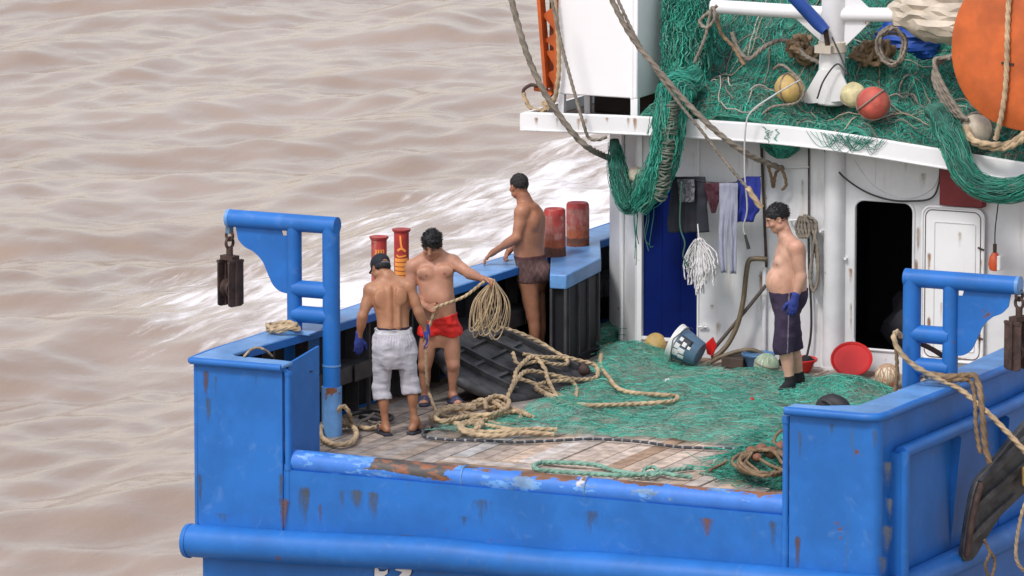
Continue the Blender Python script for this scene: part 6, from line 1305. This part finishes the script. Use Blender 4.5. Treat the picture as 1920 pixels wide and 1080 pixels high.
mb = MB(); mb.path([PY(1397, 440, 5.24), PY(1404, 467, 5.24)], [.012, .018], 10); tag(make('cable_plug', mb, CABLE), 'black plug at the lower end of the white cable', 'plug')
R('cable', [PY(1538, 262, 5.72), PY(1552, 292, 5.72), PY(1578, 328, 5.72), PY(1620, 358, 5.74), PY(1665, 374, 5.75), PY(1705, 377, 5.76), PY(1745, 372, 5.76), PY(1760, 345, 5.76), PY(1763, 300, 5.76)], .009, CABLE, 'black cable sagging over the dark doorway', 'cable', lobes=0)
def wall_coil():
    mb = MB(); q = lambda x, y, d=0: PY(x, y, 5.70-d); r = np.random.default_rng(4)
    for k in range(4): rope(mb, [q(1500+3*k, 405, .02*k), q(1492+6*k, 425, .02*k), q(1500+5*k, 445, .02*k), q(1512+2*k, 425, .02*k), q(1508, 402, .02*k)], .011)
    for k in range(3): rope(mb, [q(1512, 404, .02*k), q(1527+2*k, 420, .02*k), q(1524, 470, .02*k), q(1518+k, 520, .02*k), q(1525, 540+3*k, .02*k), q(1534, 522, .02*k), q(1528+2*k, 460, .02*k), q(1516, 412, .02*k)], .012)
    tag(make('rope_coil', mb, ROPEG, smooth=180), 'grey rope coil hung on the wall bar behind the stout man', 'rope')
wall_coil()
R('cable', [PY(1516, 405, 5.74), PY(1517, 500, 5.74), PY(1521, 580, 5.74), PY(1520, 630, 5.73), PY(1512, 672, 5.7), PY(1508, 690, 5.6)], .012, CABLE, 'dark cable running down the wall behind the stout man', 'cable', lobes=0)
R('hose', [PY(1438, 486, 5.70), PY(1415, 485, 5.66), PY(1404, 490, 5.64), PY(1399, 515, 5.62), PY(1394, 560, 5.6), PY(1384, 605, 5.58), PY(1368, 640, 5.55), PY(1350, 662, 5.5), PY(1335, 672, 5.45)], .024, HOSE, 'olive brown hose bent down the white wall', 'hose', lobes=0)
R('pole', [PY(1436, 535, 5.68), PY(1390, 592, 5.62), PY(1338, 655, 5.55)], .017, mat('brown_pole', (.10, .075, .06), .6, var=.3), 'brown pole leaning on the white wall behind the hose', 'pole', lobes=0)
R('hose', [PZ(1328, 682, .04), PZ(1350, 670, .09), PZ(1380, 660, .14), PZ(1408, 656, .16), PZ(1430, 664, .12), PZ(1440, 672, .06)], .022, HOSE, 'pale brown hose arched over the deck beside the blue bucket', 'hose', lobes=0)
R('rope', [PZ(1340, 702, .03), PZ(1365, 703, .03), PZ(1400, 702, .03), PZ(1425, 700, .03)], .015, ROPE, 'short straight tan rope left of the pale green float')
# starboard gallows ropes
g_ = A3(5.35, .75, 1.0); q_ = lambda x, y, d=-.12: PV(x, y, g_, d)
R('rope', [q_(1690, 632, .05), q_(1682, 622, 0), q_(1676, 634, -.1), q_(1688, 660), q_(1715, 686), q_(1755, 708), q_(1800, 730), q_(1850, 772, -.25), q_(1890, 812, -.3), q_(1925, 850, -.3), q_(1960, 890, -.3)], .019, ROPE, 'pale rope slung over the starboard gallows and away over the side')
R('rope', [q_(1680, 650, -.02), q_(1682, 690, .0), q_(1679, 730, .0), q_(1676, 752, .0)], .014, ROPEB, 'brown rope tail hanging inboard of the starboard gallows')
R('rope', [q_(1745, 702, -.02), q_(1775, 706, -.12), q_(1810, 704, -.1), q_(1828, 706), q_(1838, 735, -.2), q_(1843, 790, -.28), q_(1848, 840, -.3), q_(1856, 868, -.3)], .022, ROPEB, 'worn brown rope wound on the gallows foot and hung overboard')
R('rope', [q_(1762, 712, -.1), q_(1795, 712, -.13), q_(1820, 716), q_(1828, 750, -.2), q_(1830, 800, -.28), q_(1838, 850, -.3)], .016, ROPEB, 'second brown rope hanging over the starboard rail beside the thicker one')
R('pole', [q_(1722, 642, .25), q_(1750, 656, .25), q_(1775, 672, .25)], .022, mat('rust_bar', (.09, .05, .035), .7, var=.4), 'rusty bar seen through the starboard gallows', 'bar', lobes=0)
# ropes among the roof nets
def roof_ropes():
    r = np.random.default_rng(6)
    R('rope', [PY(1372, 60, 5.9), PY(1385, 95, 5.9), PY(1405, 110, 5.9), PY(1430, 90, 6.1), PY(1460, 76, 6.3), PY(1490, 82, 6.3), PY(1510, 105, 6.2), PY(1538, 118, 6.1)], .018, ROPEG, 'grey rope arched over the roof net left of the mast')
    R('rope', [PY(1345, 10, 5.7), PY(1330, 22, 5.66), PY(1312, 40, 5.64), PY(1325, 52, 5.62), PY(1340, 35, 5.62), PY(1335, 15, 5.64), PY(1322, 70, 5.62), PY(1302, 118, 5.6)], .013, ROPEG, 'thin rope looped on the left end of the white crossbar')
    R('rope', [PY(1342, 25, 5.75), PY(1352, 62, 5.75), PY(1375, 88, 5.75), PY(1395, 122, 5.72)], .015, ROPEB, 'brown rope dropping from the crossbar into the roof net')
    for k, (px, py, w, h, y, lab, m) in enumerate(((1505, 92, 34, 26, 6.55, 'heap of thick brown rope on the roof left of the mast', ROPEB), (1640, 100, 45, 26, 6.6, 'heap of thick brown rope on the roof right of the mast', ROPEB), (1672, 88, 30, 40, 6.15, 'grey rope hanks hung from the right crossbar', ROPEG))):
        mb = MB()
        for j in range(9 if k < 2 else 6):
            pp = []
            for q in range(7): a = (q*1.9+6.3*r.random()) if k < 2 else q*.95+j; q_r = .25+.75*r.random() if k < 2 else .6+.4*r.random(); pp.append(PY(px+w*q_r*cos(a), py+h*q_r*sin(a), y-.03*j-.08*r.random()))
            rope(mb, pp, .022 if k < 2 else .011)
        tag(make('rope_heap', mb, m, smooth=180), lab, 'rope')
    mb = MB()
    for j in range(4): rope(mb, [PY(1800-6*j, 100+3*j, 5.6-.03*j), PY(1768-5*j, 112, 5.55-.03*j), PY(1750+3*j, 140, 5.5-.03*j), PY(1762+6*j, 180, 5.46-.03*j), PY(1785+6*j, 215, 5.44-.03*j), PY(1815, 225, 5.44-.03*j)], .017)
    tag(make('rope_coil', mb, ROPEG, smooth=180), 'grey rope coils hanging at the left rim of the orange board', 'rope')
    mb = MB()
    for j in range(2): rope(mb, [PY(1812, 238, 5.32), PY(1820+4*j, 262, 5.25-.04*j), PY(1850, 276-6*j, 5.2-.03*j), PY(1890, 276-6*j, 5.18), PY(1925, 255-8*j, 5.15), PY(1960, 215, 5.12)], .024)
    tag(make('rope', mb, ROPE, smooth=180), 'thick tan rope drooping over the lip below the orange board', 'rope')
    R('rope', [PY(1450, 130, 5.72), PY(1466, 122, 5.66), PY(1490, 140, 5.62), PY(1508, 165, 5.6), PY(1495, 192, 5.58), PY(1450, 200, 5.56), PY(1428, 215, 5.5)], .011, ROPEG, 'thin rope passed round the yellow roof float')
    R('cable', [PY(1560, 70, 5.9), PY(1578, 110, 5.85), PY(1588, 140, 5.8), PY(1570, 120, 5.85), PY(1545, 150, 5.82), PY(1532, 185, 5.8)], .008, CABLE, 'dark cable hanging loose on the white mast', 'cable', lobes=0)
roof_ropes()

# ================================================================== PULLEY BLOCKS
def pulley(c, n, label, top):
    n = nrm(n*A3(1, 1, 0)); x = nrm(np.cross(n, ZV)); t = thing('pulley_block', c-ZV*.22, label, 'pulley')
    out = [(-.085, .20), (.085, .20), (.095, .17), (.095, -.20), (.06, -.215), (-.06, -.215), (-.095, -.20), (-.095, .17)]
    for q in (-.065, .065):
        mb = MB(); mb.prism([c+n*q+x*a+ZV*b for a, b in out], n, .014); ch = make('cheek_plate', mb, RUST, t, bevel=.004)
        mb = MB(); mb.bar(c+n*(q+.007)-x*.0+ZV*.20, c+n*(q+.007)-ZV*.205, .05, .03, x); mb.obox(c+n*(q+.007)+ZV*.185, (x, n, ZV), (.09, .016, .012)); make('stiffener', mb, RUST, ch)
    mb = MB(); mb.lathe([(.03, -.05), (.085, -.045), (.085, -.03), (.06, -.01), (.06, .01), (.085, .03), (.085, .045), (.03, .05)], c-ZV*.06, n, 28); make('sheave', mb, RUST, t)
    mb = MB(); mb.tube(c-ZV*.06-n*.09, c-ZV*.06+n*.09, .02, 12); make('axle_pin', mb, RUST, t)
    mb = MB(); mb.obox(c+ZV*.215, (x, n, ZV), (.045, .075, .02)); mb.tube(c+ZV*.22, c+ZV*.31, .03, 12); mb.path(np.array([c+ZV*(.345+.045*sin(a))+x*.045*cos(a) for a in np.linspace(0, 2*pi, 20)]), .014, 8)
    mb.path(np.array([c+ZV*(.41+.04*sin(a))+n*.04*cos(a) for a in np.linspace(0, 2*pi, 20)]), .014, 8); make('shackle', mb, RUST, t)
    mb = MB(); mb.bar(c+ZV*.43, c+ZV*top, .05, .05, x); make('hanger', mb, PLGREY, t)
bl = PY(431, 528, .86); pulley(A3(bl[0], .86, bl[2]), RV*.75-DH*.66, 'rusty twin cheek pulley block hanging from the port gallows beam', PY(431, 425, .86)[2]-bl[2])
br = PY(1910, 645, .90); pulley(A3(br[0], .90, br[2]), -RV*.75-DH*.66, 'rusty pulley block hanging from the starboard gallows beam', PY(1910, 545, .90)[2]-br[2])

# ================================================================== LAUNDRY
R('clothes_line', [PY(1250, 328, 5.45), PY(1300, 338, 5.45), PY(1360, 343, 5.45), PY(1400, 338, 5.45), PY(1430, 330, 5.5)], .005, CABLE, 'dark clothes line strung below the roof', 'line', lobes=0)
def cloth(name, rows, label, cat, colf, y=5.44, amp=.025, fr=3.0, seed=1, n=22, mtl=None):
    rows = np.array(rows, float); yy = np.linspace(rows[0, 0], rows[-1, 0], 26); G = []
    for k, v in enumerate(yy):
        l, r_ = np.interp(v, rows[:, 0], rows[:, 1]), np.interp(v, rows[:, 0], rows[:, 2]); L = []
        for u in np.linspace(0, 1, n):
            p = PY(l+(r_-l)*u, v, y); d = (k/25)**.7; L.append(p+A3(0, amp*d*(sin(u*fr*2*pi+seed+1.2*d)+.5*sin(u*fr*4.7*pi+seed*2))+.012*float(noise3(A3(u*5, k*.3, seed))), 0))
        G.append(L)
    G = np.array(G); mb = MB(); C = np.array([[colf(u, k/25) for u in np.linspace(0, 1, n)] for k in range(26)]).reshape(-1, 3); mb.grid(G, C); return tag(make(name, mb, mtl or CLOTHV, smooth=180, solid=.006), label, cat, 'laundry on the clothes line')
nn = lambda u, v, s=6, sd=0: float(fbm(A3(u*s, v*s, sd), 3))
cloth('towel', [(331, 1262, 1322), (345, 1258, 1324), (400, 1252, 1325), (420, 1249, 1326), (436, 1252, 1327)], 'charcoal garment hung at the left of the clothes line', 'laundry', lambda u, v: (.035+.006*nn(u, v), .038, .048), y=5.46)
cloth('cloth', [(336, 1270, 1302), (360, 1272, 1302), (379, 1274, 1300)], 'small grey patterned cloth over the charcoal garment', 'laundry', lambda u, v: (np.array((.17, .17, .19)) if nn(u*2, v*2, 7, 3) > .1 else np.array((.34, .33, .34)) if nn(u, v, 16, 9) > .2 else np.array((.10, .10, .12))), y=5.40, amp=.01)
cloth('swim_shorts', [(343, 1320, 1350), (360, 1322, 1349), (375, 1327, 1348), (390, 1332, 1343), (399, 1335, 1340)], 'small maroon shorts between the dark cloth and the grey leggings', 'laundry', lambda u, v: (.075+.01*nn(u, v), .028, .038), amp=.012)
cloth('leggings', [(343, 1349, 1384), (380, 1349, 1371), (420, 1347, 1366), (470, 1347, 1363), (511, 1352, 1364)], 'pale grey knitted leg hanging left of its pair', 'laundry', lambda u, v: np.array((.33, .34, .42))*(1+.12*nn(u, v)), amp=.015, fr=1.5)
cloth('leggings', [(345, 1368, 1384), (380, 1369, 1384), (430, 1367, 1382), (490, 1368, 1383), (513, 1370, 1382)], 'pale grey knitted leg hanging beside the blue shirt', 'laundry', lambda u, v: np.array((.31, .32, .40))*(1+.12*nn(u, v)), y=5.41, amp=.012, fr=1.2, seed=3)
cloth('shirt', [(331, 1400, 1424), (338, 1382, 1426), (350, 1376, 1427), (395, 1372, 1425), (403, 1371, 1417), (416, 1371, 1413)], 'bright blue shirt hung at the right of the clothes line', 'laundry', lambda u, v: np.array((.03, .045, .27))*(1+.15*nn(u, v)), y=5.45, seed=5)
def mop():
    r = np.random.default_rng(15); S = []; y = 5.42; c = PY(1312, 450, y)
    for k in range(150):
        a = r.normal(0, 1); e = PY(1312+13*a, 500+45*r.random()+(8 if abs(a) < .6 else -8), y-.05+.1*r.random()); p0 = c+A3(.02*r.normal(), .02*r.normal(), .01*r.normal()); N = 18; u = np.linspace(0, 1, N)[:, None]
        mid = (p0+e)/2+A3(.045*a, 0, .02); Pq = (1-u)**2*p0+2*u*(1-u)*mid+u**2*e; Pq = Pq+.008*np.stack([np.sin(u[:, 0]*30*r.random()+6*r.random()), np.cos(u[:, 0]*25+6*r.random()), 0*u[:, 0]], 1)*u; S.append(Pq)
    t = thing('mop_head', c-ZV*.5, 'white string mop head hanging below the dark laundry', 'mop'); mb = MB(); mb.strands(np.array(S), .0065, 4, np.tile(np.array([[.74, .72, .71]]), (150, 1))*(.75+.4*r.random((150, 1)))); make('mop_strings', mb, CLOTHV, t, smooth=180)
    mb = MB(); mb.ball(c, .03, (1, 1, .8), 14); mb.path(spline([c, PY(1310, 440, y), PY(1308, 420, 5.44)], .02), .006, 6); make('mop_tie', mb, WLABEL, t)
mop()

# ================================================================== BUCKETS, BASINS AND ODDMENTS
def bucket():
    bt = PZ(1312, 665, .125); rim = PV(1265, 638, bt, .10); ax = nrm(rim-bt); h = np.linalg.norm(rim-bt); t = thing('bucket', A3(*((bt+rim)/2)[:2], 0), 'faded blue plastic bucket with torn white label lying on its side', 'bucket')
    r0, r1 = .122, .164; mb = MB(); mb.lathe([(0, .006), (r0-.02, .004), (r0-.006, 0), (r0, .01), (r1, h), (r1-.006, h), (r0-.006, .02), (0, .016)], bt, ax, 48); make('bucket_body', mb, PLGREY, t)
    mb = MB(); mb.lathe([(r1, h-.055), (r1+.006, h-.05), (r1+.004, h-.03), (r1+.010, h-.012), (r1+.008, h), (r1-.008, h), (r1-.008, h-.01)], bt, ax, 48); make('rim', mb, WLABEL, t)
    a = nrm(np.cross(ax, ZV)); b = np.cross(a, ax); view = nrm(-DV-ax*(-DV@ax)); a0 = math.atan2(view@b, view@a)
    def patch(lo, hi, c0, c1, m, nm, off):
        mb = MB(); G = []
        for u in np.linspace(lo, hi, 14):
            th = a0+u; G.append([bt+ax*(h*v)+(r0+(r1-r0)*v+off)*(a*cos(th)+b*sin(th)) for v in np.linspace(c0, c1, 6)])
        mb.grid(np.array(G)); make(nm, mb, m, t, solid=.001)
    patch(-.55, .15, .28, .72, BLABEL, 'label', .0015)
    for q in ((.45, .9, .55, .80), (.25, .6, .38, .62), (.05, .38, .60, .78), (-.2, .1, .42, .56), (-.4, -.15, .60, .72), (.7, 1.0, .35, .55), (-.1, .12, .25, .36)): patch(*q[:2], *q[2:], WLABEL, 'label_scrap', .003)
    mb = MB(); th = np.linspace(-1.9, 1.2, 24)+a0; mb.path(np.array([bt+ax*(h*.90-.06*abs(sin((q-a0)*1.0)))+(r1+.014)*(a*cos(q)+b*sin(q)) for q in th]), .004, 6); make('handle', mb, IRON, t)
bucket()
def basin(c, ax, r_, hgt, m, label, cat='basin'):
    t = thing('basin', c, label, cat); mb = MB(); mb.lathe([(0, 0), (r_*.60, 0), (r_*.66, .008), (r_*.93, hgt), (r_, hgt+.006), (r_+.006, hgt), (r_+.004, hgt-.008)], c, ax, 48); make('bowl', mb, m, t, solid=.006, smooth=50)
    mb = MB(); th = np.linspace(0, 2*pi, 49); a = nrm(np.cross(nrm(ax), A3(.3, .9, .1))); b = np.cross(a, nrm(ax)); mb.path(c+nrm(ax)*(hgt+.004)+(r_+.002)*(np.cos(th)[:, None]*a+np.sin(th)[:, None]*b), .008, 8); make('rim', mb, m, t); return t
ba = nrm(-DH*.70+ZV*.70-RV*.06); basin(PV(1597, 688, PZ(1600, 707, 0), .12)-ZV*.0, ba, .185, .125, PLRED, 'empty red plastic basin leaning tilted against the white pillar')
c_ = PZ(1497, 696, .01); basin(c_, ZV, .17, .11, PLRED, 'red plastic basin of dark things behind the stout man\'s legs')
for k, (x, y) in enumerate(((1472, 676), (1514, 676))):
    mb = MB(); mb.ball(PZ(x, y, .12), .055, (1.1, .9, .8), 18, lump=.4, seed=k); tag(make('dark_bundle', mb, SOCK, smooth=180), ('dark lump in the red basin left of the stout man\'s legs', 'dark lump in the red basin right of the stout man\'s legs')[k], 'bundle')
c_ = PZ(1422, 690, .01); basin(c_, ZV, .15, .13, PLBLUE, 'low blue basin behind the pale green netted float')
def scoop():
    t = thing('dustpan', PZ(1334, 668), 'red plastic scoop propped on the hose by the blue bucket', 'scoop'); q = lambda x, y, d=0: PY(x, y, 5.45+d)
    mb = MB(); mb.prism([q(1322, 645), q(1336, 632), q(1343, 648), q(1336, 668), q(1326, 664)], (0, 1, 0), .02); make('pan', mb, PLRED, t, bevel=.004)
    mb = MB(); mb.prism([q(1322, 645, -.03), q(1326, 664, -.03), q(1336, 668, -.03), q(1334, 662, -.03), q(1327, 646, -.03)], (0, 1, 0), .03); make('side_wall', mb, PLRED, t)
scoop()
def shade_box():
    mb = MB(); mb.box(PZ(1352, 690, .0)+A3(0, 0, .004), PZ(1352, 690, 0)+A3(.22, .3, .10)); tag(make('crate', mb, mat('dark_crate_wood', (.06, .04, .03), .8, var=.5), bevel=.008), 'low dark crate under the arched hose by the wall', 'crate')
shade_box()
def work_lamp():
    c = PY(1865, 492, 5.6); t = thing('work_lamp', c-ZV*.1, 'orange hand lamp hanging on a cord beside the white steel door', 'lamp')
    mb = MB(); mb.lathe([(.0, -.085), (.045, -.07), (.062, -.02), (.05, .05), (.025, .09), (0, .095)], c, ZV, 24); make('lamp_body', mb, mat('orange_plastic', (.62, .10, .03), .4), t)
    mb = MB(); mb.obox(c+A3(.055, 0, .0), (A3(1, 0, 0), A3(0, 1, 0), ZV), (.018, .05, .07)); make('reflector', mb, WLABEL, t, bevel=.01)
    mb = MB(); mb.tube(c+ZV*.09, c+ZV*.17, .018, 12); make('handle', mb, RUST, t); mb = MB(); mb.path(spline([c+ZV*.17, PY(1866, 430, 5.6), PY(1872, 380, 5.55), PY(1880, 330, 5.5)], .04), .006, 6); make('cord', mb, CABLE, t)
work_lamp()
def odd():
    c = PV(1562, 760, PZ(1600, 960, .0), .0); c = A3(*PZ(1562, 768, .84)[:2], .80); t = thing('rubber_fender', c, 'black rounded rubber hump just inside the starboard stern corner', 'fender')
    mb = MB(); mb.ball(c+ZV*.05, .15, (1.05, .55, .80), 24, lump=.05); make('rubber_pad', mb, mat('black_rubber', (.012, .012, .015), .6, var=.2), t, smooth=180)
    mb = MB(); mb.path(spline([c+A3(-.1, .0, .1), c+A3(-.05, -.09, .13), c+A3(.03, -.12, .11), c+A3(.1, -.12, .02)], .02), .012, 8); make('lashing', mb, CABLE, t)
    for px, py, m, lab in ((1247, 713, WLABEL, 'small white scrap lying on the green net'), (1406, 748, PLRED, 'small red scrap lying on the green net')):
        p = PZ(px, py, .10); mb = MB(); mb.grid(np.array([[p+RV*(.02*i)+DH*(.02*j)+ZV*(.02*noise3(A3(i*.9, j*.7, px))) for j in range(3)] for i in range(3)])); tag(make('scrap', mb, m, solid=.004), lab, 'scrap')
odd()
